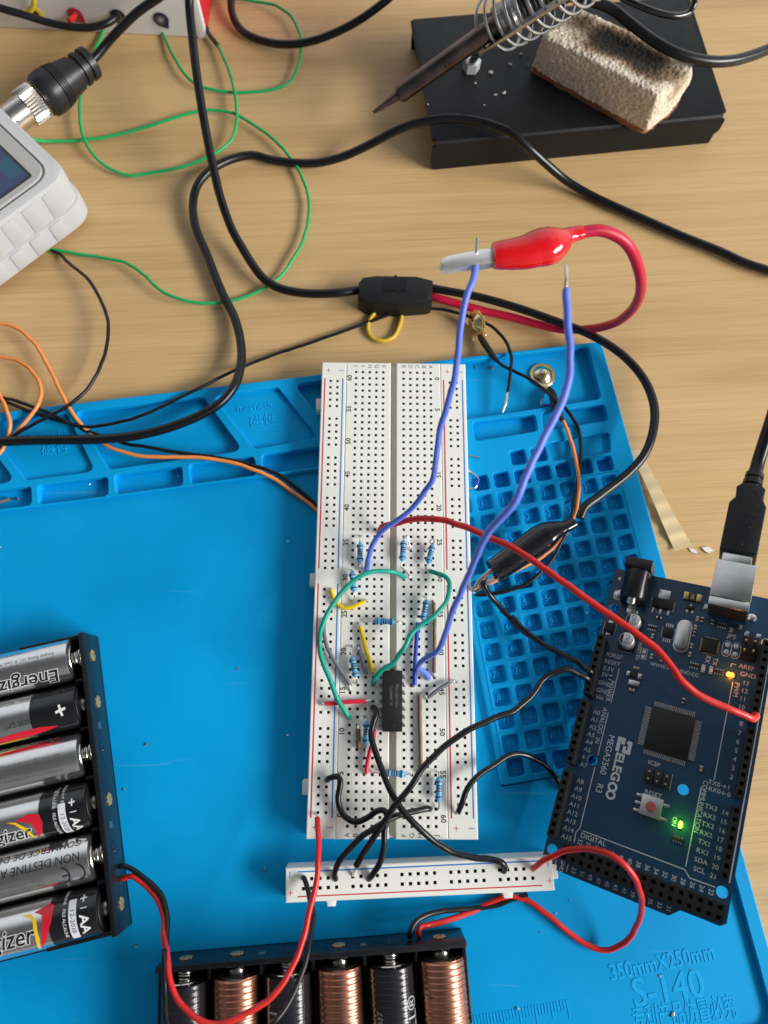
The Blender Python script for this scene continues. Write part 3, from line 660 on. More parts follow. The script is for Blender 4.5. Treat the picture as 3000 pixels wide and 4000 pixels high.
for i in range(12): T(str(53 - 2 * i), 1.75, 10.1 + 2.54 * i, 99.7, -Hf)
T('GND', 1.7, 6.4, 99.6, -Hf); T('DIGITAL', 2.1, 13.6, 89.1)
T('POWER', 2.1, 8.0, 42.8, -Hf); T('ANALOG', 2.1, 7.8, 53.0, -Hf); T('IN', 2.0, 7.8, 59.6, -Hf); T('PWM', 2.0, 44.7, 31.8, -Hf); T('COMMUNICATION', 1.95, 41.2, 69.2, -Hf, sx=.92)
T('MEGA2560', 2.75, 11.8, 63.0, -Hf); T('R3', 2.75, 11.8, 73.8, -Hf)
T('ELEG', 3.7, 15.6, 65.75, -Hf, off=.12, sx=1.1)
b.curve(circ(15.6, -72.1, 1.5, 28), [circ(15.6, -72.1, .82, 24)[::-1]], z - .02, z); b.curve(circ(15.6, -74.55, 1.5, 28), [circ(15.6, -74.55, .82, 24)[::-1]], z - .02, z + .004)
for q in (rect(13.9, -61.0, 15.0, -56.3), rect(13.9, -57.4, 16.3, -56.3), rect(15.2, -58.4, 16.3, -57.2), rect(17.4, -61.0, 18.5, -56.9), rect(16.0, -61.0, 17.6, -59.9), rect(16.0, -60.1, 16.9, -58.8), rect(16.9, -58.0, 17.5, -56.9)): b.prism(q, z - .025 + random.random() * .004, z + .001 + random.random() * .006)
T('WWW.ARDUINO.CC', 1.75, 25.9, 30.45, 0, sx=.9); T('RESET-EN', 1.45, 13.9, 27.3, -Hf); T('JP5', 2.1, 40.6, 15.2); T('RX', 2.0, 35.0, 24.4, -Hf); T('TX', 2.0, 37.2, 24.6, -Hf)
T('ICSP', 1.9, 26.0, 61.3); T('RESET', 1.9, 27.6, 70.2); T('ON', 1.7, 34.9, 75.9, -Hf); T('1', 1.2, 14.2, 12.3); T('2', 1.2, 16.7, 12.3); T('3', 1.2, 19.2, 12.3)
b.build('silkscreen_lettering', SILK, mg)
b = MB()
def line(pts, w=.26):
    for (x0, y0), (x1, y1) in zip(pts, pts[1:]):
        d = math.hypot(x1 - x0, y1 - y0); b.box(((x0 + x1) / 2, -(y0 + y1) / 2, z - .015 + random.random() * .004), (d, w, .03), math.atan2(-(y1 - y0), x1 - x0))
line([(9.25, 34.7), (9.25, 46.7)]); line([(9.1, 49.9), (9.1, 64.1)]); line([(9.05, 68.0), (9.0, 87.3), (8.1, 88.8), (8.3, 91.9)]); line([(10.0, 87.7), (40.3, 87.9), (41.9, 89.6), (48.9, 89.5)])
line([(40.35, 63.6), (40.35, 87.0)]); line([(43.35, 29.7), (43.4, 60.5)]); line([(4.4, 98.6), (4.4, 100.9)], .2); line([(8.1, 98.5), (8.1, 100.8)], .2); line([(42.0, 25.0), (42.0, 23.9), (43.4, 23.9)], .22)
for v0, v1 in ((38.6, 41.1), (41.2, 43.8)): line([(v0, 18), (v0 + .7, 16.9), (v1 - .7, 16.9), (v1, 18), (v1, 20.9), (v1 - .7, 22), (v0 + .7, 22), (v0, 20.9), (v0, 18)], .16)
line([(19.7, 17), (19.7, 20.4), (20.2, 20.7)], .15); line([(23.6, 17), (23.6, 20.4), (23.2, 20.7)], .15); line([(14.4, 7.7), (14.4, 11.0)], .15); line([(21.7, 7.7), (21.7, 11.0), (21.2, 11.2)], .15)
line([(52.2, 17), (52.2, 87)], .34); line([(14.6, 26), (14.6, 29.6), (16.7, 29.6), (16.7, 26), (14.6, 26)], .16); line([(1.1, 19.8), (1.1, 24.2)], .15); line([(5.0, 19.6), (5.0, 23.8)], .15); line([(7.3, 28.5), (11.2, 28.8), (12.9, 27.7)], .15); line([(31.9, 62.6), (31.9, 67.6)], .15)
b.build('silkscreen_lines', SILK, mg)
b = MB()
for u in (27, 28.7): b.box((15.7, -u, .05), (1.1, 1.2, .08))
b.build('jumper_pad', PAD, mg)
b = MB(); rr = random.Random(3)
for i in range(110):
    v = rr.uniform(6, 47); u = rr.uniform(15, 90)
    b.lathe([(0, .16), (.01, .14)], (v, -u, .006), (v, -u, 1), 6)
o = b.build('via_hole', HOLE, mg); o['kind'] = 'stuff'

# ================================================================ BATTERIES AND HOLDERS
SLV = mat('silver_foil_sleeve', (.86, .84, .83), .2, .97, var=.05, scale=500); BLKS = mat('black_foil_sleeve', (.010, .010, .012), .16, coat=.4)
SWR = mat('swoosh_red', (.62, .015, .035), .25); SWY = mat('swoosh_yellow', (.85, .55, .01), .25); PLW = mat('plate_white', (.72, .72, .76), .4)
COPS = mat('copper_foil_sleeve', (.66, .285, .185), .27, 1); BLKR = mat('black_wrap_sleeve', (.014, .014, .018), .22, coat=.3)
for mt in (COPS, BLKR):
    nt, q = nodes(mt); tc = nt.nodes.new('ShaderNodeTexCoord'); wv = nt.nodes.new('ShaderNodeTexWave'); wv.inputs['Scale'].default_value = 196; wv.bands_direction = 'X'
    wv.inputs['Distortion'].default_value = .4
    nt.links.new(tc.outputs['Object'], wv.inputs['Vector']); bp = nt.nodes.new('ShaderNodeBump'); bp.inputs['Strength'].default_value = .8; bp.inputs['Distance'].default_value = .0002
    nt.links.new(wv.outputs['Fac'], bp.inputs['Height']); nt.links.new(bp.outputs[0], q.inputs['Normal'])
BR, BCZ = 7.05, 8.9
def holder(name, label, M, group=None):
    h = thing(name, label, 'battery holder', M, group); name_ok = 'left' in label
    b = MB(); L = 91.6; X = -60
    b.box2(X, 0, -L, 0, 0, 1.5, .1)
    b.box2(-1.7, 0, -L, 0, .05, 14.2, .35); b.box2(X, X + 1.7, -L, 0, .05, 14.2, .35)
    b.box2(-2.2, -1.4, -L + .3, -.3, 1.2, 9.0, .2)
    for y in (-.75, -L + .75): b.box2(X + .5, -.5, y - .75, y + .75, .05, 8.6, .2); b.box2(-22, -.6, y - .74, y + .74, 8, 11.2, .4); b.box2(X + .6, X + 20, y - .74, y + .74, 8, 11.2, .4)
    for i in range(1, 6):
        y = -(7.45 + 15.3 * i - 7.65); b.box2(X + 1, -2.8, y - .45, y + .45, 1.3, 5.6, .15); b.box2(-5.0, -1.6, y - .5, y + .5, 1.3, 11.8, .2)
    b.build('shell', HOLDERM, h)
    for i in range(6):
        y = -(7.45 + 15.3 * i)
        if i in (0, 1, 3, 5):
            b = MB(); rr = random.Random(i)
            b.lathe([(-.05, 2.6), (.12, 2.4)], (0, y, 8.2), (1, y, 8.2), 18, 1)
            for k in range(7):
                a = k * .9 + rr.random() * .3; b.box((.25, y + 1.45 * math.cos(a), 8.2 + 1.45 * math.sin(a)), (.5, 1.1, 1.2), 0, .2)
            b.lathe([(0, 1.1), (.45, .9)], (.02, y, 8.2), (1, y, 8.2), 12)
            b.build('rivet_contact', [BRASS, HOLE], h)
        else:
            b = MB(); b.lathe([(-.2, 2.9), (.1, 2.9), (.12, 2.5)], (0, y, 8.2), (1, y, 8.2), 24); b.lathe([(0, .9), (.35, .7)], (0.1, y, 8.4), (1, y, 8.4), 12); b.build('moulded_boss', HOLDERM, h)
        if i in (1, 3):
            b = MB(); b.box2(-.3, .12, y - 8.6, y - 6.6, 7.4, 9.8, .05); b.build('slot_bar', GUN, h)
        if i % 2 == 0:
            b = MB(); pts = []
            for k in range(49):
                a = k / 48 * 4 * 2 * math.pi; r = (3.7 - 1.5 * k / 48) if name_ok else (2.4 - .5 * k / 48); pts.append((-1.9 - 3.3 * k / 48, y + r * math.cos(a), BCZ + r * math.sin(a)))
            b.tube(pts, .33, 8, 0, 1); b.build('contact_spring', STEEL, h)
        else:
            b = MB(); b.box2(-2.5, -2.2, y - 2.6, y + 2.6, 6, 11.5, .1); b.build('contact_plate', STEEL, h)
    return h
def cyl(x0, x1, prof_end=None): return [(0, BR - .7), (.6, BR - .1), (1.1, BR)] + [(x1 - x0 - 1.0, BR), (x1 - x0 - .4, BR - .12), (x1 - x0, BR - .7)]
def battery(H, i, kind, label, group, deco=None):
    y = -(7.45 + 15.3 * i); M = wm(H) @ Matrix.Translation(Vector((0, y, BCZ)) * MM); M = M.copy(); M.translation = M.translation / MM
    t = thing('battery', label, 'battery', M, group); wr = (BR, 0, 0, .985, 1.6) if i % 2 == 0 else (BR, 0, 0, .866, 1.06)
    neg = i % 2 == 0; xe = -5.2 if neg else -4.4; X0 = -56.5
    def cylm(nm, x0, x1, mt, r=BR, end=True):
        b = MB(); pr = [(0, r - .05 if not end else r), (x1 - x0 - 1.0, r), (x1 - x0 - .35, r - .15), (x1 - x0, r - .8)] if end else [(0, r), (x1 - x0, r)]
        b.lathe(pr, (x0, 0, 0), (x1, 0, 0), 40); return b.build(nm, mt, t)
    if kind == 'silver':
        if neg: cylm('sleeve', X0, xe, SLV)
        else:
            cylm('sleeve', X0, -18.6, SLV, BR, False); cylm('cap_band', -18.6, xe, BLKS)
    elif neg: cylm('sleeve', X0, xe, BLKR)
    else:
        cylm('sleeve', X0, -22.6, BLKR, BR, False); cylm('copper_band', -22.6, xe, COPS)
    b = MB()
    if neg: b.lathe([(0, 5.4), (.25, 5.2), (.3, 3)], (xe - .05, 0, 0), (xe + 1, 0, 0), 28); b.build('negative_terminal', NICK, t)
    else:
        b.lathe([(0, 6.1), (.2, 5.9), (.3, 3.2)], (xe - .05, 0, 0), (xe + 1, 0, 0), 28); b.build('seal_ring', BLACKM, t)
        b = MB(); b.lathe([(0, 2.75), (.9, 2.7), (1.2, 2.3), (1.25, 1.2)], (xe + .2, 0, 0), (xe + 3, 0, 0), 24); b.build('positive_terminal', NICK, t)
    if deco: deco(t, wr)
    return t
def txt(t, nm, mt, items, wr, lift=.04):
    b = MB()
    for it in items:
        body, size, x, s, rz = it[:5]; kw = it[5] if len(it) > 5 else {}
        b.text(body, size, x, s, lift, rz, wrap=wr, **kw)
    return b.build(nm, mt, t)
PI = math.pi
def logo(t, wr, body, size, x, s, rz):
    kw = dict(shear=.25, sx=.95, align='RIGHT' if rz == 0 else 'LEFT')
    txt(t, 'logo_outline', WHITEP, [(body, size, x, s, rz, dict(kw, off=.30))], wr, .03); txt(t, 'logo_lettering', INK, [(body, size, x, s, rz, dict(kw, off=.10))], wr, .06)
def swoosh(t, wr, red, yel):
    b = MB(); b.decal(red, wr, .045); b.build('red_swoosh', SWR, t); b = MB(); b.decal(yel, wr, .06); b.build('yellow_swoosh', SWY, t)
def small(t, wr, lines, x, s0, ds, size, rz):
    txt(t, 'small_print', mat('grey_print', (.10, .095, .09), .5), [(l, size, x, s0 + ds * k, rz, dict(sx=.8, align='LEFT')) for k, l in enumerate(lines)], wr)
def d0(t, wr):
    logo(t, wr, 'Energizer', 7.0, -10.2, -5.2, PI)
    small(t, wr, ['Energizer Brands, LLC, St. Louis, MO 63141', 'Made in Poland for: / Fabriqué en Pologne pour:'], -11.0, 2.3, -1.6, 1.55, PI)
def d1(t, wr):
    txt(t, 'plus_sign', WHITEP, [('+', 7.5, -11.5, -1.2, 0.2, dict(off=.12))], wr); txt(t, 'date_print', INK, [('12-2035', 2.3, -26.5, -2.2, 0), ('AM3 - 1.5V', 1.6, -33.5, -2.6, 0)], wr)
    swoosh(t, wr, [(-42, -6.4), (-30, -5.0), (-20, -4.7), (-13.5, -5.8), (-18, -6.8), (-24, -7.6), (-42, -7.8)], [(-42, -8.2), (-30, -8.0), (-24, -8.2), (-30, -8.6), (-42, -8.8)])
def d2(t, wr):
    logo(t, wr, 'Energizer', 6, -14, 9.6, PI)  # neighbouring battery's lettering mirrored in the sleeve, painted on as a logo
    swoosh(t, wr, [(-33, 6.2), (-22, 7.4), (-14, 8.2), (-13, 7.6), (-20, 6.2), (-28, 5.4)], [(-36, 5.6), (-29, 5.2), (-29, 5.0), (-36, 5.3)])
    small(t, wr, ['WARNING: Do not install backwards, charge, put in fire or mix', 'AVERTISSEMENT : N\'installez pas la pile à l\'envers, ne pas', 'jetez au feu - elle risque d\'exploser ou de fuir. ADVERTENCIA', 'revés, no se cargue ni se arroje al fuego - puede explotar'], -12, -3.4, 1.55, 1.5, PI)
def plus_side(t, wr, s0):
    b = MB(); b.decal(rpoly(rect(-15.9, -6.6 + s0, -13.3, 5.2 + s0), .4), wr, .035); b.build('date_plate', PLW, t)
    txt(t, 'date_print', INK, [('12-2028', 2.1, -14.6, -1.0 + s0, -PI / 2)], wr, .07)
    txt(t, 'cap_lettering', WHITEP, [('+', 4.4, -11.0, 4.6 + s0, 0, dict(off=.06)), ('AA', 4.3, -10.9, -2.6 + s0, -PI / 2, dict(off=.08)), ('PILE ALCALINE', 1.5, -17.4, -1.2 + s0, -PI / 2, dict(sx=.85)), ('ALKALINE', 1.4, -17.4, 7.2 + s0, -PI / 2)], wr)
    b = MB(); b.decal(rect(-11.9, 1.9 + s0, -9.6, 2.15 + s0), wr, .04); b.build('cap_rule', WHITEP, t)
def d3(t, wr):
    plus_side(t, wr, -3.0); logo(t, wr, 'Energizer', 6.6, -26.6, -4.0, 0)
    swoosh(t, wr, [(-31, .2), (-26, 1.4), (-22.4, .6), (-21.6, -2), (-22.6, -5), (-25, -7.2), (-24.4, -4.2), (-25.4, -1.4)], [(-34, .4), (-30.6, -.2), (-27, -2.8), (-25.4, -7.4), (-26.4, -6.6), (-28, -3.4), (-31, -.7)])
    txt(t, 'small_print', WHITEP, [('DESIGNAT E91', 1.4, -14.4, 5.5, -PI / 2), ('C-AM3 - 1.5V', 1.3, -16.6, 5.0, -PI / 2)], wr)
def d4(t, wr):
    txt(t, 'warning_lettering', INK, [('NON DESTINÉ AU', 3.5, -22.5, 1.7, PI, dict(sx=.92)), ('COMMERCE DE DÉTAIL', 3.3, -25, 5.9, PI, dict(sx=.92))], wr)
    b = MB()
    for x in (-11.3, -15.9): 
        ring = [(x + 2.9 * math.cos(a), -3.2 + 3.0 * math.sin(a)) for a in [-1.35 + k * 2.7 / 12 for k in range(13)]] + [(x + 2.4 * math.cos(a), -3.2 + 2.5 * math.sin(a)) for a in [1.35 - k * 2.7 / 12 for k in range(13)]]
        b.decal(ring, wr, .04)
    b.decal(rect(-15.4, -3.45, -13.2, -2.95), wr, .045); b.build('conformity_mark', INK, t)
    small(t, wr, ['Fabriqué en Pologne pour Energizer Brands', 'Made in Poland 63141 USA 1-800-383-7323'], -21, -2.6, -1.7, 1.6, PI)
def d5(t, wr):
    plus_side(t, wr, .5); logo(t, wr, 'Energizer', 7.6, -28.2, -1.4, 0)
    swoosh(t, wr, [(-27.6, 4.6), (-22.4, 6.4), (-20.9, 5.2), (-21.6, 1.0), (-24, -3.6), (-26.6, -6.8), (-25.6, -2.6), (-24.6, 1.2), (-25, 3.4)], [(-32, 4.6), (-28.6, 4.4), (-26.6, 2.2), (-26.2, -3.0), (-27.3, -7.0), (-28, -7.2), (-27.4, -2), (-27.8, 2), (-29, 3.4)])
HL = holder('battery_holder', 'black six cell holder of silver batteries at the left edge of the mat', frame((-88.2, -98.1, FLOOR), (.973, .23)))
labs = ['silver battery at the top of the left holder with upside down maker lettering', 'silver battery with black cap, large plus sign and date 12-2035, left holder', 'silver battery with four lines of tiny upside down warnings, left holder',
        'silver and black battery with cut-off AA plate and rounded red swoosh, left holder', 'silver battery with upside down NON DESTINE AU lettering and CE mark', 'silver and black battery lowest in the left holder with full AA plate']
for i, dc in enumerate((d0, d1, d2, d3, d4, d5)): battery(HL, i, 'silver', labs[i], 'silver batteries in the left holder', dc)
HB = holder('battery_holder', 'black six cell holder of copper and black batteries at the bottom edge', frame((-55.2, -195.2, FLOOR), (-.076, .997)))
def e2_(t, wr): txt(t, 'brand_lettering', mat('grey_white_print', (.42, .42, .44), .5), [('DURACELL®', 5.2, -30, -5.0 + 10.0, -PI, dict(sx=1.0))], wr)
def e4_(t, wr): txt(t, 'date_print', mat('grey_white_print', (.42, .42, .44), .5), [('MAR 2037', 2.6, -23.5, 4.2, 0, {})], wr); txt(t, 'brand_lettering', mat('grey_white_print', (.42, .42, .44), .5), [('DURACELL®', 5.0, -29, -6.4, 0, dict(sx=1.0))], wr)
def e5_(t, wr): txt(t, 'plus_sign', mat('faint_print', (.12, .06, .04), .5), [('+', 4, -16.8, 4.4, 0, {})], wr)
labs = ['black ribbed battery at the left end of the bottom holder', 'copper topped battery second from the left in the bottom holder, crossed by the red wire', 'black battery with white maker lettering under the thin black wire, bottom holder',
        'copper topped battery just right of the thin black wire, bottom holder', 'black battery printed MAR 2037, bottom holder', 'copper topped battery at the right end of the bottom holder with black lower body']
for i, dc in enumerate((None, e5_, e2_, None, e4_, e5_)): battery(HB, i, 'copper', labs[i], 'batteries in the bottom holder', dc)

# ================================================================ WIRES
def wire(name, label, cat, r, mt, s, group=None, n=10, bares=(), part='insulation', extra=None):
    pts = path(s) if isinstance(s, str) else s
    t = thing(name, label, cat, Matrix.Translation(pts[0]), group)
    b = MB(); b.tube(pts, r, n); b.build(part, mt, t, world=True)
    for q in bares:
        q = path(q) if isinstance(q, str) else q
        b = MB(); b.tube(q, .46 if r > .9 else min(.36, r * .6), 8); b.build('bare_end', SILV, t, world=True)
    return t
def lead_part(t, nm, s, r, mt, n=10):
    b = MB(); b.tube(path(s) if isinstance(s, str) else s, r, n); return b.build(nm, mt, t, world=True)
# holder leads
lead_part(HL, 'black_lead', 'j:770,640,8 800,636,9 850,652,9 940,720,10 1030,800,12 1075,900,14 1083,1000,16 1078,1200,22 X:105,400,25 100,600,27 108,800,28 130,1066,30 300,1300,31 700,1340,31 980,1190,30 1110,1050,30 1190,960,29 1290,790,27 1370,600,25 1430,400,23 1465,200,20 k:372,950,18 352,850,16 332,770,14 312,712,12.5 303,722,8.5', .8, BLACK)
lead_part(HL, 'red_lead', 'j:770,722,7 800,714,8 860,703,9 950,770,10 1020,850,12 1055,950,14 1063,1100,19 X:125,400,24 142,600,27 190,780,28 290,920,29 420,1030,30 570,1074,30 700,1050,30 880,960,29 1060,840,28 1200,690,27 1300,500,26 1390,270,25 k:340,950,24 380,800,23 405,600,22 402,430,19 396,325,15', .85, RED)
b = MB(); b.tube(path('k:396,330,15 394,300,13 393,290,10'), .34, 8); b.build('bare_end', SILV, HL, world=True)
lead_part(HB, 'black_lead', 'Y:828,255,10 835,225,12 862,150,12 960,70,10 1100,25,8 1300,8,6 k:1400,912,5 1550,888,4 1659,852,4 l:60,830,4 100,815,4', .85, BLACK)
lead_part(HB, 'red_lead', 'Y:910,245,9 915,205,11 930,170,11 1000,150,9 1200,95,7 k:1400,930,5 1500,880,4 1590,842,4 l:20,838,4 80,848,4 180,910,4.5 280,990,4.5 400,1090,4 520,1160,4 620,1178,5 720,1140,8 800,1040,14 838,920,22 830,800,30 780,690,34 700,600,35 580,540,33 450,522,28 320,545,23 220,592,19 150,642,14 136,655,11.5', .9, RED)

# test lead: plug, cable, splitter, two clips = one thing
tl = thing('test_lead', 'black test lead with metal bayonet plug, splitter block, red clip and black clip', 'test lead', Matrix.Translation(PT('e', 905, 240, 0)))
BZ = 16.0
def bn(x, y): return PT('a', x, y, BZ)
q0 = bn(40, 800); q1 = bn(597, 395); ax = (q1 - q0).normalized(); LB = (q1 - q0).length
b = MB(); b.lathe([(LB * .40, 5), (LB * .40 + .2, 7.6), (LB * .43, 8.6), (LB * .50, 8.9), (LB * .56, 8.7)], q0, q1, 40)
for k in range(4):
    u = LB * (.57 + .022 * k); b.lathe([(u, 8.0), (u + .1, 8.7 - .2 * k), (u + LB * .016, 8.6 - .2 * k), (u + LB * .017, 7.9)], q0, q1, 40)
b.lathe([(LB * .655, 7.5), (LB * .67, 7.5), (LB * .80, 6.6), (LB * .81, 5.5), (LB * .84, 5.5), (LB * .845, 6.6), (LB * .885, 6.5), (LB * .89, 5.4), (LB * .92, 5.4), (LB * .925, 6.5), (LB * .985, 6.3), (LB * .995, 5.7), (LB, 3)], q0, q1, 40)
b.build('plug_boot', mat('boot_rubber', (.016, .016, .018), .38, var=.15, scale=900, bump=.12), tl, world=True)
b = MB(); b.lathe([(LB * .05, 5.9), (LB * .22, 5.9), (LB * .225, 5.4)], q0, q1, 36); b.lathe([(LB * .385, 7.2), (LB * .40, 6.9), (LB * .42, 6.6)], q0, q1, 36); b.lathe([(-2, 4.9), (LB * .06, 4.9)], q0, q1, 30)
b.build('plug_barrel', NICK, tl, world=True)
b = MB(); b.lathe([(LB * .215, 6.2), (LB * .22, 7.3), (LB * .36, 7.4), (LB * .37, 7.0)], q0, q1, 72, 0, .07); b.build('plug_collar', NICK, tl, world=True)
upv = (CT - q0).normalized(); sd_ = ax.cross(upv).normalized()
b = MB(); c_ = q0 + ax * LB * .09 + upv * 5.6 - sd_ * -2.0; b.lathe([(0, 1.1), (.8, .9)], c_, c_ + upv, 12); b.build('bayonet_pin', NICK, tl, world=True)
pts = path('a:585,405,16 640,345,17 700,272,19 800,165,24 900,72,30 1040,-25,36 1130,-90,38 1200,-100,38 1222,-40,36 1228,60,33 1247,250,29 1277,500,25 1322,780,20 1372,1040,16 1432,1290,12 1500,1480,8 1560,1590,6 e:0,88,5 60,155,4.5 150,208,4.5 270,236,5 400,245,6 530,239,6.5 665,222,5.2 690,222,5.2')
b = MB(); b.tube(pts, 1.75, 14); b.build('cable', BLACK, tl, world=True)
# splitter
SPZ = 9.5; sp = [PT('e', x, y, SPZ) for x, y in ((666, 158), (690, 130), (780, 118), (1040, 122), (1150, 150), (1143, 285), (1112, 298), (905, 312), (720, 296), (660, 262))]
b = MB(); b.prism([(p.x, p.y) for p in sp][::-1], .4, SPZ, 0, 1.7); sp_ = b.build('splitter_block', BLACKM, tl, world=True, ang=30)
b = MB()
for k in range(11):
    x = 838 + k * 14; p = PT('e', x, 148, SPZ); q = PT('e', x - 4, 228, SPZ); c = (p + q) / 2; b.box((c.x, c.y, SPZ + .05), ((q - p).length, .5, .5), math.atan2((q - p).y, (q - p).x))
b.build('grip_ridges', BLACKM, sp_, world=True)
b = MB()
for x, y in ((905, 130), (888, 245)): p = PT('e', x, y, SPZ); b.lathe([(0, .55), (.03, .5)], (p.x, p.y, SPZ + .01), (p.x, p.y, SPZ + 1), 12)
b.build('moulding_hole', HOLE, sp_, world=True)
pts = path('e:1125,205,5.5 1200,220,6 1300,238,7 1430,262,7 f:0,325,7 150,375,7 330,440,8 480,497,9 640,585,10 770,692,11 870,825,12 922,980,13 915,1130,14 862,1280,14 762,1400,14 640,1500,14 560,1562,15 470,1632,16 i:440,38,16')
b = MB(); b.tube(pts, 1.62, 12); b.build('black_branch', BLACK, tl, world=True)
pts = path('e:1125,258,3.6 1200,280,4 1300,308,3.5 1500,362,3 f:0,397,3 180,446,3 330,476,4 500,474,10 650,440,22 755,372,40 815,290,56 836,200,68 828,110,76 800,20,81 c:775,1625,84 720,1558,87 640,1512,89 560,1493,90 P:1115,112,90')
b = MB(); b.tube(pts, 1.62, 12); b.build('red_branch', REDC, tl, world=True)
# red clip (held up by the blue wire)
CZ = 90
def P3(x, y, z=CZ): return PT('P', x, y, z)
b = MB(); pp = [(1128, 112), (1100, 116), (1050, 128), (1005, 146), (960, 172), (900, 200), (840, 222), (780, 236), (700, 262), (600, 278), (500, 288), (440, 292)]
rr_ = [1.9, 2.05, 2.15, 2.5, 3.8, 5.0, 5.35, 5.2, 4.75, 4.35, 4.0, 3.6]
b.tube([P3(*p) for p in pp], rr_, 24, 0, 4, .82)
rc = b.build('red_clip_boot', REDB, tl, world=True, ang=60)
b = MB()
jaw = [(452, 246), (452, 352), (380, 368), (80, 398), (44, 380), (36, 352), (50, 326), (90, 306), (350, 252)]
poly = [P3(*p) for p in jaw]; b.prism([(p.x, p.y) for p in poly], CZ - 1.6, CZ + 1.2, 0, .7); b.build('red_clip_jaw', mat('jaw_plate', (.86, .84, .80), .34, .85, var=.12, scale=1500), tl, world=True)
b = MB(); jaw2 = [(450, 232), (450, 300), (300, 330), (140, 345), (64, 352), (84, 312), (270, 258)]
poly = [P3(*p, CZ - 3) for p in jaw2]; b.prism([(p.x, p.y) for p in poly], CZ - 4.6, CZ - 2.4, 0, .4); b.build('red_clip_jaw', GUN, tl, world=True)
# black clip
def R3(x, y, z): return PT('R', x, y, z)
pp = [(1400, 118, 16), (1340, 150, 16), (1280, 178, 16), (1200, 205, 15.5), (1100, 250, 14.5), (990, 320, 13.5), (880, 400, 13), (760, 480, 12.6), (620, 580, 12.3), (500, 662, 12), (440, 700, 12)]
rr_ = [2.0, 2.15, 2.3, 3.2, 4.5, 5.1, 5.0, 4.8, 4.6, 4.35, 4.3]
b = MB(); b.tube([R3(*p) for p in pp], rr_, 24, 0, 4, .75); b.build('black_clip_boot', BLACKG, tl, world=True, ang=60)
def jawpts(l, z): return [tuple(R3(x, y, z).xy) for x, y in l]
b = MB(); b.prism(jawpts([(420, 648), (455, 690), (410, 735), (395, 728), (375, 770), (345, 775), (340, 812), (305, 815), (300, 850), (268, 858), (262, 890), (235, 892), (222, 920), (200, 938), (200, 900), (250, 800)], 12), 9.5, 13.6, 0, .4); b.build('black_clip_jaw', NICK, tl, world=True)
b = MB(); b.prism(jawpts([(470, 740), (492, 778), (380, 860), (320, 905), (230, 962), (200, 950), (205, 938), (240, 925), (262, 905), (278, 900), (285, 868), (318, 866), (322, 838), (352, 832), (362, 795), (395, 792), (415, 765)], 11), 8.5, 12.4, 0, .4); b.build('black_clip_jaw', NICK, tl, world=True)

# long wires standing out of the breadboard
t = wire('jumper_wire', 'long blue wire rising from the breadboard into the red clip', 'wire', .92, BLUEW, 'h:712,385,9 715,380,13 724,320,15 737,262,18 770,185,22 830,110,26 920,50,30 1010,-20,34 e:1080,1542,40 1140,1455,46 1168,1310,53 1192,1130,60 1240,960,68 1284,790,75 1310,610,81 1326,430,86 1358,280,89 P:285,480,90 308,385,90 316,330,90', 'blue wires standing up from the breadboard', 12,
         ['P:316,332,90 318,270,91 318,158,92'])
t = wire('jumper_wire', 'long blue wire rising from breadboard with bare tip free in the air', 'wire', .92, BLUEW, 'h:1118,1078,9 1112,1068,13 1095,1038,15 1062,1016,18 1048,1006,21 1066,975,24 1110,940,28 1172,905,32 1212,830,38 1266,660,50 1348,480,62 1432,280,76 1500,140,84 f:20,1592,93 110,1372,96 202,1188,98 300,995,100 350,870,101 372,740,102 376,650,103 368,500,104 358,380,105 353,215,106', 'blue wires standing up from the breadboard', 12,
         ['f:353,240,106 350,150,107 346,62,107'])
me_ = mw(50.6, 16 + 2.54 * 9.3, 8.3)
pts = path('h:800,140,9 805,125,13 815,97,16 850,86,18 920,72,21 1000,50,24 1100,40,27 1230,56,30 1380,107,33 1540,178,36 i:0,228,38 200,362,41 400,502,43 600,642,44 800,780,45 930,882,45 1020,982,45 1090,1082,45 1180,1162,44 1300,1232,43 1450,1290,42 1555,1338,40')
wire('jumper_wire', 'long red wire arching from breadboard to the microcontroller board near number 8', 'wire', 1.05, RED, pts + [me_ + Vector((0, 0, 1.2)), me_], None, 12)
# ground wires to the controller board
g1 = mw(2.35, 26.6 + 2.54 * 5.5, 8.6); g2 = mw(2.35, 26.6 + 2.54 * 6.5, 8.6)
wire('jumper_wire', 'black wire from the black clip to the microcontroller power header', 'wire', .95, BLACK, path('R:318,822,13.4 335,860,13.4 400,970,11 500,1090,9 620,1230,8 760,1370,8 880,1470,9 i:0,680,9 100,785,10 200,858,11 330,925,14 430,975,17 480,1020,17') + [g1 + Vector((-.5, .6, 1.4)), g1], None, 12)
wire('jumper_wire', 'black wire running from the rail strip across the breadboard to the microcontroller power header', 'wire', .98, BLACK, [g2, g2 + Vector((-1, .8, 1.5))] + path('i:430,1048,18 360,1022,19 270,1040,19 205,1085,19 150,1160,20 80,1235,21 0,1295,22 h:1540,1335,23 1390,1405,24 1240,1505,24 1090,1650,24 k:1000,122,24 900,242,23 840,330,21 760,450,19 692,560,17 650,632,15'), None, 12,
     ['k:655,625,15 638,665,13 626,706,10.5 625,712,8'])
wire('jumper_wire', 'bent black wire from the left power rail round to the strip below', 'wire', .95, BLACK, 'k:462,80,11.5 470,70,13.5 500,55,15 530,55,15.5 548,90,16 530,180,15.5 540,250,15 575,315,15 640,348,15.5 720,318,16 780,280,17 830,275,18 848,320,18.5 832,400,18 828,500,17 805,610,15 760,690,13 735,718,11 733,722,8', None, 12)
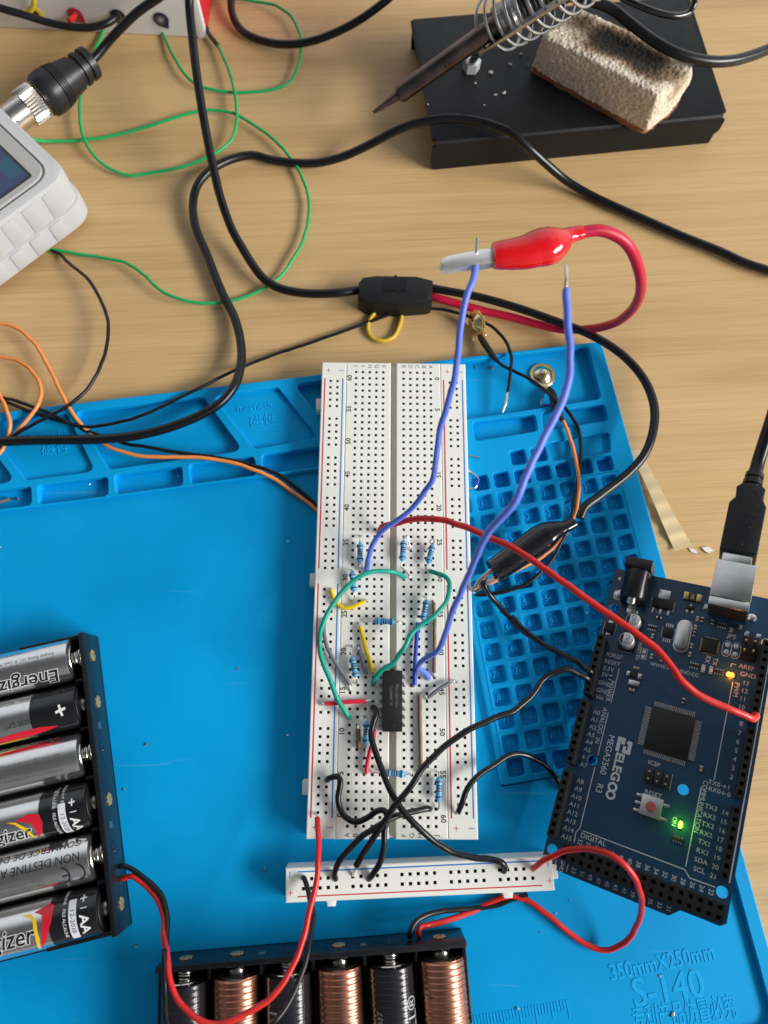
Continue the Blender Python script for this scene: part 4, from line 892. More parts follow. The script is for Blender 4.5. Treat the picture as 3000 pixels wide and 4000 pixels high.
wire('jumper_wire', 'black wire from breadboard column H end curving left to the strip below', 'wire', .95, BLACK, 'k:1130,268,11 1112,266,14 1080,268,15 1000,284,16.5 880,322,19 800,368,20 700,430,19 600,530,17 530,620,15 510,690,12.5 516,718,11 517,722,8', None, 12)
wire('jumper_wire', 'black wire from beside the chip to the far right of the strip', 'wire', .98, BLACK, 'h:752,1268,11 762,1266,13.5 778,1285,15 780,1315,16 757,1370,16.5 745,1440,17 764,1530,18 800,1622,19 k:850,100,21 905,212,22 970,302,22 1060,392,21 1150,470,19 1260,540,17 1400,582,15.5 1520,594,14.5 1590,612,14 1616,645,12.5 1606,668,11', None, 12)
wire('jumper_wire', 'thin black wire from right power rail dipping under the microcontroller board', 'wire', .9, BLACK, 'k:1312,285,13.5 1330,242,15 1370,140,16 1430,58,16 1520,-5,15 i:0,1570,13 100,1580,11 180,1622,8 l:240,10,6 300,92,4.2 330,150,3.8', None, 12, ['k:1314,282,13.5 1306,298,12 1304,305,9'])
# teal wires
wire('jumper_wire', 'teal wire looping left over the power rail, from centre to column A', 'wire', .80, TEAL, 'K:896,492,9 890,480,12.5 850,455,15 760,434,17.5 640,430,19 530,456,20 420,522,20 300,650,20 200,800,20 130,960,20 115,1100,20 J:112,10,19.5 125,130,19 170,270,18 240,440,16.5 310,600,15 380,706,13 384,712,10', 'teal jumper wires', 12)
wire('jumper_wire', 'teal wire curving from row 30 on the right down beside the chip', 'wire', .80, TEAL, 'K:1148,428,9 1152,432,12.5 1200,452,14.5 1262,470,15.5 1300,500,16 1318,560,17 1312,640,18 1270,738,19 1170,842,20 1050,932,20 950,1030,20 J:908,62,20 862,122,19.5 795,214,18.5 720,262,17.5 655,318,16 612,390,13.5 606,412,10', 'teal jumper wires', 12)
# short flat jumpers
def jump(label, mt, s, bares, r=.62, grp='short flat jumpers on the breadboard'): return wire('jumper_wire', label, 'wire', r, mt, s, grp, 10, bares)
jump('yellow jumper bent into a V from power rail to row 27', YEL, 'K:222,598,12.8 240,662,13.2 278,728,13.4 340,768,13.4 420,755,13.4 480,730,13.4 540,706,13', ['K:222,602,12.8 226,592,12 228,590,9', 'K:536,707,13 556,702,12.4 560,704,9'], .68)
jump('straight yellow jumper from row 24 down to the chip', YEL, 'K:492,940,13.2 530,1090,13.4 J:550,100,13.4 606,300,13.2', ['K:492,942,13.2 482,912,12.4 480,906,9', 'J:605,298,13.2 608,325,12.4 608,332,9'], .72)
jump('curved grey jumper starting under the teal loop, ending at row 15', GREY, 'K:155,870,13 156,980,13.4 166,1060,13.6 J:180,60,13.6 222,150,13.6 300,270,13.6 365,360,13.4 395,415,13', ['J:394,413,13 402,460,12.3 402,482,9'], .7)
jump('short grey jumper left of the straight yellow one', GREY, 'J:482,90,13 515,205,13.3 545,315,13', ['J:482,92,13 477,62,12.2 476,56,9', 'J:544,312,13 545,332,12.2 545,342,9'], .68)
jump('slanting grey jumper from column I to the right power rail', GREY, 'J:1118,532,13.4 1220,460,13.6 1322,390,13.4', ['J:1122,530,13.4 1108,548,12.3 1106,556,9', 'J:1320,391,13.4 1370,380,13 1380,380,9'], .68)
jump('long brown jumper in column J from row 33 to 43', BROWN, 'K:1176,722,12.9 1180,960,13 J:1180,60,13 1176,305,12.9', ['K:1176,726,12.9 1172,704,12.2 1172,700,9', 'J:1176,300,12.9 1177,335,12.2 1177,342,9'])
jump('long brown jumper right of the chip from row 45 downwards', BROWN, 'J:1038,512,12.9 1042,760,13 1050,1000,13 k:1068,40,12.9', ['J:1038,514,12.9 1036,492,12.2 1036,486,9'], .66)
jump('short thick brown jumper beside the resistor near row 10', BROWN, 'J:474,822,13 476,920,13.2 474,1000,12.9', ['J:474,826,13 470,790,12.2 469,782,9'], .76)
jump('straight red jumper from left power rail to the chip', REDJ, 'J:162,590,13.2 350,578,13.4 540,563,13.2', ['J:166,590,13.2 132,596,12.4 126,597,9', 'J:536,563,13.2 600,556,12.6 606,560,9'], .70)
jump('red jumper slanting behind the black wire below the chip', REDJ, 'J:618,825,13 600,960,13.4 575,1060,13.4 550,1170,13.4 k:712,35,13', ['k:712,30,13 706,45,12 706,48,9'], .70)
jump('short royal blue jumper beside the long blue wire', ROYAL, 'K:1026,905,12.9 1015,1060,13.3 J:1008,40,13.4 998,260,13.4 990,420,13', ['J:990,416,13 978,432,12.4 968,428,9'], .74)
# loose wires on the table
wire('loose_wire', 'yellow wire bent into a U under the splitter block', 'wire', .85, MUST, 'e:800,335,1 775,360,1 742,405,1.2 726,470,1.2 752,528,1.2 830,550,1.2 890,525,1.2 925,455,1.2 945,390,1', None, 10, ['e:943,396,1 952,365,1'])
wire('loose_wire', 'green wire looping from the grey instrument down and back under it', 'wire', .66, GREEN, 'U:330,400,6 400,432,4.5 600,445,2 a:550,906,1.6 750,875,1.5 1000,806,2 1150,756,2.5 1290,721,3 1420,715,3 1530,742,3 1650,812,3 b:100,890,3 180,968,3 270,1092,2.5 330,1240,2.5 345,1380,2.5 312,1540,2.5 250,1659,2.5 e:150,142,2 0,238,1.5 d:1540,280,1.5 1440,300,1.5 1300,305,2 1150,275,3 1020,205,3.5 920,110,3.5 800,40,3 650,8,2 540,-8,1.6 420,-28,1.4 300,-42,1.2 180,-30,1.2', 'thin green wires on the table', 10)
t = wire('loose_wire', 'green wire with black sleeved end beside the white and red box', 'wire', .66, GREEN, 'a:690,170,1.5 665,215,1.5 620,312,2 560,480,3 522,620,4 518,760,4.5 545,900,4 610,1010,3 720,1095,2 850,1138,1.5 1000,1116,1.5 1200,1076,2 1350,1016,3 1480,930,3.5 1528,830,4 1527,640,4 1492,480,3.5 1440,350,3 1402,280,2.5', 'thin green wires on the table', 10)
lead_part(t, 'black_sleeve', 'a:1412,296,2.6 1385,262,2.4 1345,205,2.2 1340,180,2', 1.0, BLACK)
wire('loose_wire', 'green wire running from under the box off the top edge', 'wire', .66, GREEN, 'a:1050,200,1.5 1072,252,1.5 1120,352,2.5 1190,470,3 1270,546,3 1400,586,2.5 1600,598,2 b:100,580,2 200,545,2 258,470,2.5 290,340,3 285,220,3.5 230,110,3.5 130,35,3 0,10,2 a:1500,-15,2 1300,-50,2', 'thin green wires on the table', 10)
wire('power_cable', 'thick black cable snaking over the table from left mat edge past the soldering stand', 'cable', 1.75, BLACK, 'd:-60,1206,6.5 0,1204,6.5 200,1195,6.5 500,1191,6.6 700,1185,6.8 900,1160,7 1100,1110,7.5 1300,1030,8 1430,950,8.5 1520,840,8 1562,700,6 1560,560,4.5 1520,400,3.5 1440,240,3 1345,0,3 a:1330,1622,3 1270,1480,3.5 1250,1330,4 1280,1200,5 1370,1100,5 1500,1032,4 1640,1006,3 b:100,1036,2.6 250,1056,2.6 400,1055,3 560,1016,5 750,930,10 900,850,15 1050,796,18 1250,767,20 1420,782,20 1560,822,20 c:0,865,20 100,952,17 220,1060,11 350,1170,5 500,1260,2.6 650,1332,2.6 850,1420,2.6 1100,1530,2.6 1350,1630,2.6 f:1500,40,2.6 1720,112,2.6', None, 14)
wire('power_cable', 'black cable dipping in from the top edge left of the soldering stand', 'cable', 1.7, BLACK, 'a:1500,-60,6 1500,60,4 1530,150,3 1600,222,2.6 b:100,278,3 250,285,4 400,255,6 560,190,9 700,110,13 870,-20,18 930,-80,20', None, 12)
wire('thick_cord', 'thick black cord lying across the sponge to the right edge', 'cable', 2.1, BLACK, 'c:250,-80,44 330,-42,44 450,-8,43 560,22,42 650,60,41 760,145,40 900,252,39 1060,342,38 1230,391,36 1400,397,34 1550,362,32 1720,295,30', None, 14)
wire('thick_cord', 'thinner glossy black cord curling at the top above the sponge', 'cable', 1.35, BLACKG, 'c:640,-60,30 730,-8,30 860,52,30 980,92,29 1080,103,28 1145,82,28 1178,30,30 1182,-60,32', None, 12)
wire('thin_wire', 'thin black wire bowing right from under the grey instrument', 'wire', .68, BLACK, 'U:500,1640,1.2 560,1680,1.2 700,1760,1.5 d:430,32,3 560,142,5 650,282,6 698,430,6.5 700,530,6.5 660,690,6.5 580,842,6.5 470,950,6.8 330,1032,6.5 200,1100,6 80,1168,5.6 40,1200,5.2', 'thin black wires', 10)
t = wire('thin_wire', 'thin black wire crossing the mat to a silvery tinned tip right of the breadboard', 'wire', .66, BLACK, 'V:-60,50,1.5 0,55,1.5 150,92,3 330,168,5.2 560,250,5.2 800,322,5.2 1000,370,5.2 1200,386,5.2 1450,350,5.2 d:900,1040,5.4 1100,950,5.4 1300,850,5 1500,752,3 1659,682,2 e:150,630,1.5 300,580,1.5 600,475,1.5 780,410,1.5 900,371,1.8 1050,341,2 1200,346,2.5 1330,376,3 Q:300,190,4.5 450,302,5.5 555,450,6 598,600,6 580,800,6 552,1005,5.4', 'thin black wires', 10)
lead_part(t, 'tinned_tip', 'Q:552,1000,5.4 540,1060,5.2 525,1140,5 490,1245,4.8', [.45, .75, .8, .4], SILV, 8)
wire('thin_wire', 'thin black wire dipping under the thick cable and the breadboard', 'wire', .68, BLACK, 'V:-40,5,2 60,18,3 200,50,5 400,120,5.6 620,200,6.2 780,282,6 950,362,4 1150,450,4.6 1290,500,4.6 d:720,1180,4.6 800,1213,4.6 1000,1246,5 1200,1280,5.2 1400,1305,5.3 1659,1362,5.3 e:150,1420,5 300,1532,3.6 395,1622,3.4 460,1680,3.4', 'thin black wires', 10)
wire('orange_wire', 'orange wire from the left edge running under the breadboard', 'wire', .72, ORANGE, 'd:-40,438,3 60,446,3.5 140,487,4 230,572,4.5 300,690,5 370,830,6 430,950,6.4 500,1060,5.4 590,1150,4.4 680,1220,4.4 800,1270,4.6 920,1298,4.8 1100,1302,5.2 1300,1306,5.4 1480,1332,5.4 1659,1390,5.3 e:130,1452,4.6 270,1552,3.6 390,1642,3.5 450,1700,3.5', 'orange wires at left', 10)
wire('orange_wire', 'orange wire making a small loop down to the magnetic tray', 'wire', .72, ORANGE, 'd:-40,650,2.5 80,668,3 170,712,4 240,792,5 270,872,6 242,970,6.8 170,1070,6 110,1140,5 60,1195,4.6', 'orange wires at left', 10)
wire('orange_wire', 'orange wire at the left edge passing beneath the thick cable', 'wire', .72, ORANGE, 'd:-30,860,4 0,905,5 35,975,6 66,1080,6 56,1160,4.8 36,1210,4.4 15,1255,4.6 -40,1310,5', 'orange wires at left', 10)

# electrodes
def electrode(label, M, wmt, wpath, spath, cuprot):
    t = thing('cup_electrode', label, 'electrode', Matrix.Translation(M), 'gold cup electrodes')
    b = MB(); b.lathe([(0, 5.1), (.25, 5.15), (.45, 4.9), (.4, 3.9), (1.6, 2.6), (2.3, 1.3), (2.4, .55), (2.2, .5)], (0, 0, 0), (0, 0, 1), 36)
    b.box((1.2, -5.6, .3), (2.4, 2.6, .45), -.3, .1)
    o = b.build('cup', mat('gold_cup', (.88, .70, .38), .14, 1), t); o.rotation_euler = cuprot if isinstance(cuprot, tuple) else cuprot.to_euler()
    b = MB(); b.lathe([(0, .62), (.04, .55)], (-1.0, .6, 2.38), (-1.0, .6, 3), 12); h_ = b.build('vent_hole', SIL, t); h_.rotation_euler = o.rotation_euler
    lead_part(t, 'heat_shrink', spath[0], spath[1], mat('heat_shrink', (.014, .014, .014), .5, var=.3, scale=900, bump=.4), 12)
    lead_part(t, 'lead', wpath, .68, wmt)
    return t
electrode('round gold cup electrode on orange wire lying in the blue tray', PT('Q', 962, 800, 1.2), ORANGE, 'Q:1190,1300,6 1215,1360,6 f:335,1075,6 382,1200,6 420,1350,6 432,1480,6 418,1640,5.5 R:1345,160,5 1300,250,5 1190,380,5 1010,535,5 850,620,5 700,690,5 560,772,5 420,830,4.8 300,870,4.2 150,930,3.5',
          ('Q:1042,952,2.6 1075,1020,4 1110,1120,5.5 1150,1230,6 1200,1340,6', [.9, 1.6, 1.75, 1.4, 1.0]), (0, 0, 0))
en = Vector((-.86, -.36, .36)).normalized(); ey = Vector((-.39, .92, 0)); ey = (ey - en * ey.dot(en)).normalized(); ex = ey.cross(en); EROT = Matrix((ex, ey, en)).transposed()
electrode('gold cup electrode seen edge-on with black wire beside the red lead', PT('Q', 190, 190, 4.5), BLACK, 'Q:430,635,4.8 480,675,5 560,722,5.2 700,790,5 850,872,5.4 1000,982,7 1100,1090,8 1230,1185,6.5 1330,1320,5.4 1388,1430,5.4 f:440,1190,5.4 445,1330,5.6 418,1480,5.6 395,1640,5.4 R:1330,180,5.2 1290,260,5.2 1230,382,5.2 1150,540,5.2 1030,682,5.2 880,820,5 700,902,4.8 500,952,4.6 300,984,4 160,990,3.4',
          ('Q:228,290,2.6 235,350,3 280,430,3.6 350,530,4.4 420,630,4.8', [.6, 1.25, 1.35, 1.2, .95]), EROT)

# ================================================================ RESISTORS
RB = mat('resistor_blue', (.10, .38, .66), .3, var=.06, scale=900); RBAND = mat('band_dark', (.02, .018, .05), .4); RBAND2 = mat('band_brown', (.10, .03, .02), .4)
def resistor(label, c, p, q, leads, z=14.2, zz=None):
    a = PT(c, *p, z if zz is None else zz[0]); e = PT(c, *q, z if zz is None else zz[1])
    ctr = (a + e) / 2; t = thing('resistor', label, 'resistor', Matrix.Translation(ctr), 'blue resistors on the breadboard')
    L = (e - a).length; s = L / 6.6
    b = MB(); b.lathe([(0, .3), (.25 * s, .62), (.75 * s, 1.12), (1.25 * s, 1.2), (1.65 * s, 1.02), (2.1 * s, .93), (4.5 * s, .93), (4.95 * s, 1.02), (5.35 * s, 1.2), (5.85 * s, 1.12), (6.35 * s, .62), (6.6 * s, .3)], a, e, 24); b.build('body', RB, t, world=True)
    for k, u in enumerate((1.15, 2.25, 2.95, 3.65, 5.25)):
        r = 1.215 if u in (1.15, 5.25) else .955
        b = MB(); b.lathe([(u * s, r), ((u + .34) * s, r)], a, e, 24); b.build('colour_band', RBAND if k % 3 else RBAND2, t, world=True)
    for k, ls in enumerate(leads):
        pts = [PT(c, *v) for v in ls]; b = MB(); b.tube([a if k == 0 else e] + pts, .27, 8); b.build('lead', SILV, t, world=True)
resistor('resistor standing in column I between rows 36 and 31', 'K', (490, 165), (487, 352), [[(491, 130, 14), (493, 108, 12.5), (493, 104, 9)], [(488, 375, 14), (488, 425, 12.6), (488, 436, 9)]])
resistor('resistor half hidden under the teal loop at row 30', 'K', (413, 432), (434, 622), [[(416, 424, 13.2), (425, 435, 9)], [(437, 650, 14), (430, 690, 13), (412, 714, 12.4), (410, 705, 9)]])
resistor('resistor with zigzag leads just right of the centre channel, row 33', 'K', (894, 142), (878, 338), [[(896, 120, 15), (912, 102, 15.5), (930, 106, 15.4), (946, 180, 14), (958, 232, 12.6), (958, 242, 9)], [(870, 365, 14), (868, 385, 13.8), (905, 425, 13.2), (955, 490, 12.6), (960, 502, 9)]])
resistor('tilted resistor with a curled top lead beside number 25', 'K', (1164, 182), (1117, 360), [[(1175, 160, 15.2), (1178, 140, 15.6), (1160, 130, 15.8), (1140, 142, 15.8), (1138, 165, 15.4), (1150, 185, 15), (1100, 235, 12.8), (1088, 242, 9)], [(1108, 375, 14), (1092, 425, 12.8), (1086, 446, 9)]])
resistor('resistor partly covered by the right teal wire near row 35', 'K', (1105, 692), (1070, 890), [[(1102, 672, 13.6), (1100, 690, 9)], [(1078, 925, 13.6), (1090, 942, 12.6), (1096, 930, 9)]])
resistor('resistor lying crosswise over the centre channel near row 24', 'K', (612, 889), (812, 899), [[(580, 892, 14), (545, 903, 12.8), (540, 910, 9)], [(850, 902, 14), (886, 905, 12.8), (892, 910, 9)]])
resistor('resistor left of the short grey jumper at row 18', 'J', (414, 150), (452, 350), [[(410, 110, 13.6), (404, 62, 12.6), (404, 54, 9)], [(456, 378, 13.6), (466, 404, 12.6), (468, 412, 9)]])
resistor('resistor left of the black wire below the chip, row 10', 'J', (552, 752), (543, 965), [[(546, 728, 13.6), (540, 712, 12.6), (540, 708, 9)], [(540, 1000, 13.6), (536, 1045, 12.4), (535, 1056, 9)]])
resistor('resistor lying crosswise over the centre channel below the chip', 'k', (832, 30), (966, 40), [[(800, 28, 14), (760, 30, 12.8), (752, 36, 9)], [(990, 42, 14), (1006, 44, 12.8), (1010, 44, 9)]])
resistor('resistor in column J at the lower right near number 55', 'k', (1186, 56), (1184, 216), [[(1184, 36, 13.6), (1178, 22, 12.8), (1172, 30, 9)], [(1188, 240, 13.4), (1180, 270, 12.4), (1170, 268, 9)]])
# dual in-line chip
ch = thing('dip_chip', 'black fourteen pin amplifier chip straddling the breadboard centre channel', 'chip', Matrix.Translation((13.9, -119.1, 12)))
b = MB(); CT2 = 16.6
pl = [(10.75, -109.75), (17.05, -109.75), (17.05, -128.95), (10.75, -128.95)]
b.prism([(x - 13.9, y + 119.1) for x, y in pl][::-1], .5, 4.4, 0, .25); b.build('chip_body', ICM, ch)
b = MB(); b.lathe([(0, .9), (.02, .85)], (0, 9.1, 4.41), (0, 9.1, 5), 20); b.lathe([(0, .8), (.02, .75)], (0, -8.0, 4.41), (0, -8.0, 5), 20); b.build('chip_notch', HOLE, ch)
for s_ in (-1, 1):
    for i in range(7):
        b = MB(); y = 7.72 - 2.57 * i; b.box((s_ * 3.5, y, 1.4), (.9, 1.25, .3), 0, .05); b.box((s_ * 3.85, y, .2), (.28, 1.2, 2.6), 0, .05); b.build('pin', SILV, ch)
b = MB(); b.text('78A38PWE4', 1.35, 1.3, 1.2, 4.43, -Hf); b.text('TL084BCN', 1.35, -.5, 1.4, 4.43, -Hf); b.curve([(1.2, 5.2), (2.2, 4.6), (1.2, 4.0), (1.5, 4.6)], [], 4.41, 4.43); b.build('chip_marking', mat('laser_mark', (.13, .125, .13), .6), ch)

# ================================================================ HANDHELD INSTRUMENT (left edge)
CASE = mat('case_grey_plastic', (.50, .50, .505), .5, bump=.25, scale=2600); CASE2 = mat('case_grey_face', (.44, .43, .415), .45, bump=.1, scale=2600)
SX, SY = Vector((-.715, .70)), Vector((-.70, -.715))
sc = thing('handheld_instrument', 'pale grey handheld instrument with ribbed sides and dark blue screen at left edge', 'instrument', Matrix(((SX.x, SY.x, 0, -110.4), (SX.y, SY.y, 0, 75.2), (0, 0, 1, 0), (0, 0, 0, 1))))
ZT = 27.0
b = MB(); b.prism(rpoly(rect(0, 0, 150, 90), 9, 6), 2, ZT, 0, 2.6); b.prism(rpoly(rect(-1.4, -1.0, 151, 91), 10, 6), 4, 13, 0, 1.2)
b.build('case', CASE, sc, ang=30)
b = MB()
for k in range(7):
    y0 = 8.5 + 9.6 * k
    b.box((.25, y0 + 3.4, 18.8), (1.1, 5.4, 12.0), 0, .25); b.box((-1.35, y0 + 7.6, 8.2), (1.0, 5.6, 8.6), 0, .25)
b.build('grip_rib', CASE, sc)
b = MB(); b.curve(rpoly(rect(4.6, 6.2, 140, 84), 7.5, 6), [rpoly(rect(7.4, 11.6, 136, 78), 1.2, 3)[::-1]], ZT - .4, ZT + .75, .3); b.build('bezel', CASE2, sc)
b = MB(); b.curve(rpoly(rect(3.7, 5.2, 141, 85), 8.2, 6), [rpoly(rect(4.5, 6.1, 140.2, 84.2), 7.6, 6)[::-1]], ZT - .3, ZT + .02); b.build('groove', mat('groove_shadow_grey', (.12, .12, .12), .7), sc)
b = MB(); b.box2(7.0, 137, 11.0, 79, ZT - .5, ZT + .05); b.build('screen_border', mat('screen_black', (.008, .008, .009), .1, coat=.5), sc)
b = MB(); b.box2(9.2, 133, 12.4, 76, ZT - .2, ZT + .10); s_ = b.build('screen', mat('screen_blue', (.010, .018, .055), .08, coat=.5, emit=(.03, .055, .17), estr=.25), sc)
b = MB(); b.box2(12.2, 22.0, 13.0, 18.5, ZT + .1, ZT + .12); b.build('screen_field', mat('screen_teal', (.015, .06, .10), .1, emit=(.02, .12, .17), estr=.22), s_)
b = MB(); b.lathe([(0, 2.0), (3.2, 2.0), (3.6, 1.5)], (18.5, 2, 9), (18.5, -9, 9), 20); b.build('rubber_plug', mat('plug_grey', (.4, .4, .4), .5), sc)
lq = wm(sc).inverted() @ (q0 * MM) / MM; b = MB(); b.lathe([(0, 5.4), (3.0, 5.4), (3.1, 4.6), (7, 4.6)], (lq.x, 1, lq.z), (lq.x, -12, lq.z), 32); b.build('bayonet_socket', NICK, sc)

# ================================================================ WHITE AND RED BOX (top left)
BX0, BX1 = Vector((-165.7, 176.3)), Vector((-72.0, 172.8)); bd = (BX1 - BX0).normalized(); bnm = Vector((-bd.y, bd.x))
MBX = Matrix(((bd.x, bnm.x, 0, BX1.x), (bd.y, bnm.y, 0, BX1.y), (0, 0, 1, 0), (0, 0, 0, 1)))
bx = thing('port_box', 'white and red box with a row of coloured teardrop ports at top left', 'box', MBX)
b = MB(); b.box2(-140, 0, .3, 60, .2, 58, .5); b.build('white_front', mat('box_white', (.60, .585, .58), .6, var=.05, scale=300), bx)
b = MB(); b.box2(-3.4, .4, -.25, .28, .2, 58, .1); b.box2(.05, .4, .3, 3.2, .2, 58, .1); b.build('white_corner', mat('box_corner_white', (.78, .78, .79), .5), bx)
b = MB(); b.box2(.02, .45, 3.4, 60.3, .2, 58, .1); b.build('red_side', mat('box_red', (.62, .012, .03), .45), bx)
Fn = Vector((bnm.x, bnm.y, 0))
def bp_(c, x, y):
    w = atplane(*px(c, x, y), (BX1.x, BX1.y, 0), Fn); q = MBX.inverted() @ w; return q.x, q.z
def port(x, y, nm, mt, inner, rot):
    X, Z = bp_('a', x, y); r = 3.3
    b = MB(); Mf = Matrix.Translation((X, -.05, Z)) @ Matrix.Rotation(math.pi / 2, 4, 'X')
    a0 = rot; tear = [(r * math.cos(a), r * math.sin(a)) for a in [a0 + .75 + k * (2 * math.pi - 1.5) / 18 for k in range(19)]] + [(1.5 * r * math.cos(a0), 1.5 * r * math.sin(a0))]
    b.curve(tear, [], 0, .25, 0, 0, Mf); o = b.build(nm, mt, bx)
    b = MB(); b.lathe([(0, 1.9), (.05, 1.8)], (X - .2, -.32, Z + .2), (X - .2, -2, Z + .2), 20, 0); b.lathe([(.06, 1.95), (.5, 1.95), (.5, 1.6), (.06, 1.6)], (X - .2, -.3, Z + .2), (X - .2, -2, Z + .2), 20, 1)
    b.build('port_hole', [HOLE, inner], o); return X, Z
port(232, 88, 'yellow_port', mat('port_yellow', (.72, .50, .02), .5), GUN, -.9)
port(488, 95, 'red_port', mat('port_red', (.42, .01, .04), .5), GUN, -.9)
port(765, 105, 'black_port', mat('port_black', (.015, .015, .018), .5), GUN, -.9)
X, Z = port(1045, 125, 'purple_port', mat('port_purple', (.03, .012, .06), .5), GUN, -1.1)
b = MB(); b.lathe([(0, 1.3), (.5, 1.2), (.8, .5)], (X - .2, -.4, Z + .2), (X - .2, -3, Z + .2), 16); b.build('port_plug', mat('plug_steel_blue', (.28, .32, .45), .3, .6), bx)
def boxpath(pts):
    out = []
    for x, y, d in pts:
        w = atplane(*px('a', x, y), (BX1.x - Fn.x * d, BX1.y - Fn.y * d, 0), Fn); out.append(w)
    return out
wire('lead_wire', 'black lead wire sagging from the left edge into the black port', 'wire', 1.55, BLACK, boxpath([(-80, 25, 14), (0, 52, 14), (150, 95, 13), (300, 142, 12), (450, 172, 11), (580, 178, 9), (690, 152, 6), (745, 118, 2.5), (765, 105, -.1)]), None, 12)
wire('lead_wire', 'yellow lead wire hooked over the yellow port', 'wire', 1.0, YEL, boxpath([(222, -60, 4), (220, -10, 4), (215, 45, 3.4), (195, 72, 3), (170, 80, 2.6), (160, 76, 2.4)]) , None, 10)
wire('red_pin', 'short red pin sticking out of the red port', 'pin', 1.25, RED, boxpath([(488, 92, -.1), (478, 108, 2), (448, 138, 5.5)]), None, 12)

# ================================================================ SOLDERING STAND
SD = Vector((.9904, .138)); SP = Vector((-.138, .9904)); SMX = Matrix(((SD.x, SP.x, 0, 30.0), (SD.y, SP.y, 0, 102.6), (0, 0, 1, 0), (0, 0, 0, 1)))
sd2 = thing('iron_stand', 'black bent steel soldering stand with coiled spring holder at top right', 'stand', SMX)
b = MB(); sec = [(0, .2), (0, 12.6), (.35, 13.9), (1.1, 14.7), (2.4, 15), (66, 15), (67.2, 14.6), (68, 13.4), (68.2, 12), (68.2, .2), (67.0, .2), (67, 12.6), (66.2, 13.8), (2.4, 13.8), (1.5, 13.4), (1.2, 12.4), (1.2, .2)]
W_ = 125.5
Mx = Matrix(((0, 0, 1, 0), (1, 0, 0, 0), (0, 1, 0, 0), (0, 0, 0, 1)))
b.prism([(p, z) for p, z in sec], 1.2, W_ - 1.4, 0, 0, Mx)
b.prism(rpoly([(0, 12.6), (0, .2), (W_ - 6, .2), (W_, 7), (W_, 12.6)], [0, 2.5, 2, 2, 0]), -.02, 1.2, 0, 0, Matrix(((1, 0, 0, 0), (0, 0, 1, 0), (0, 1, 0, 0), (0, 0, 0, 1))))
b.prism([(.0, 2.4), (1.3, 2.4), (1.3, 66), (.0, 66)], 13.8, 15); b.prism([(W_ - 1.5, 2.4), (W_, 2.4), (W_, 66), (W_ - 1.5, 66)], 13.8, 15)
b.build('base_plate', STANDM, sd2, ang=25)
b = MB(); p = SMX.inverted() @ PT('N', 1300, 655, 15); b.lathe([(0, 2.1), (.03, 2.0)], (p.x, p.y, 15.02), (p.x, p.y, 16), 20); b.build('base_hole', HOLE, sd2)
N0 = PT('N', 738, 690, 15); N1 = PT('N', 738, 650, 20)
b = MB(); b.lathe([(0, 3.5), (.4, 3.75), (4.4, 3.75), (5.0, 3.3)], (N0.x, N0.y, 15), (N0.x, N0.y, 22), 6); nut = b.build('hex_nut', mat('white_zinc', (.60, .63, .64), .4, .35, var=.12, scale=900), sd2, world=True, ang=20)
post = PT('N', 815, 520, 32)
b = MB(); b.tube([Vector((N0.x, N0.y, 18)), PT('N', 765, 590, 25), post, PT('N', 850, 490, 35)], 1.5, 12, 0, 6); b.build('holder_post', ZINC, sd2, world=True)
A0 = PT('N', 850, 500, 35); A1 = PT('N', 1640, 0, 66); dA = (A1 - A0)
b = MB(); off = Vector((-.55, .83, 0)) * 2.2
vs = []
for p_ in (A0, A0 + dA * 1.5):
    n_ = dA.cross(Vector((0, 0, 1))).normalized(); w_ = n_.cross(dA).normalized(); vs.append([p_ + n_ * 2.6 + w_ * .5, p_ - n_ * 2.6 + w_ * .5, p_ - n_ * 2.6 - w_ * .5, p_ + n_ * 2.6 - w_ * .5])
for i in range(4): b.face([vs[0][i], vs[0][(i + 1) % 4], vs[1][(i + 1) % 4], vs[1][i]])
b.face(vs[0]); b.face(vs[1][::-1]); b.build('holder_bracket', ZINC, sd2, world=True)
# iron axis
T0 = at(1458, 440, 20); T1 = at(1995, 60, 46); iax = (T1 - T0).normalized(); LI = (T1 - T0).length
n_ = dA.normalized(); turns = 20; pts = []
lat = n_.cross(Vector((0, 0, 1))).normalized(); lat = -lat if lat.y < 0 else lat       # towards the upper left of the picture
vup = n_.cross(lat); vup = -vup if vup.z < 0 else vup
b = MB()
for k in range(turns * 28 + 1):
    a = k / 28 * 2 * math.pi; t = k / (turns * 28); R = 12.0 - 1.8 * max(0, .12 - t) / .12
    c = A0 + n_ * (3 + 104 * t) + lat * (R - 1.2) + vup * 2.5
    pts.append(c - lat * R * math.cos(a) + vup * R * math.sin(a))
b.tube(pts, .62, 8, 0, 1)
b.tube([pts[0], A0 + n_ * 1.5, A0 - n_ * 1.0], .62, 8, 0, 3)
b.build('coil_spring', ZINC, sd2, world=True, ang=60)
b = MB(); b.lathe([(0, 5.0), (.6, 6.0)] + [(1.2 * k, 6.0 + .35 * (k % 2)) for k in range(1, 60)], T0 + iax * LI * .90, T0 + iax * LI * 1.4, 28); b.build('ribbed_liner', GUN, sd2, world=True, ang=10)
ir = thing('soldering_iron', 'soldering iron with dull brown barrel and pointed tip resting in the coil', 'soldering iron', Matrix.Translation(T0))
b = MB(); b.lathe([(0, .55), (.8, .75), (LI * .10, 1.25), (LI * .195, 1.9), (LI * .20, 1.9)], T0, T1, 24); b.build('tip', mat('iron_tip', (.16, .12, .105), .42, 1, var=.3, scale=800), ir, world=True)
b = MB(); b.lathe([(LI * .185, 2.2), (LI * .195, 3.2), (LI * .215, 3.55), (LI * 1.15, 3.75)], T0, T1, 32); b.build('barrel', mat('iron_barrel', (.15, .115, .11), .34, 1, var=.55, scale=160), ir, world=True)
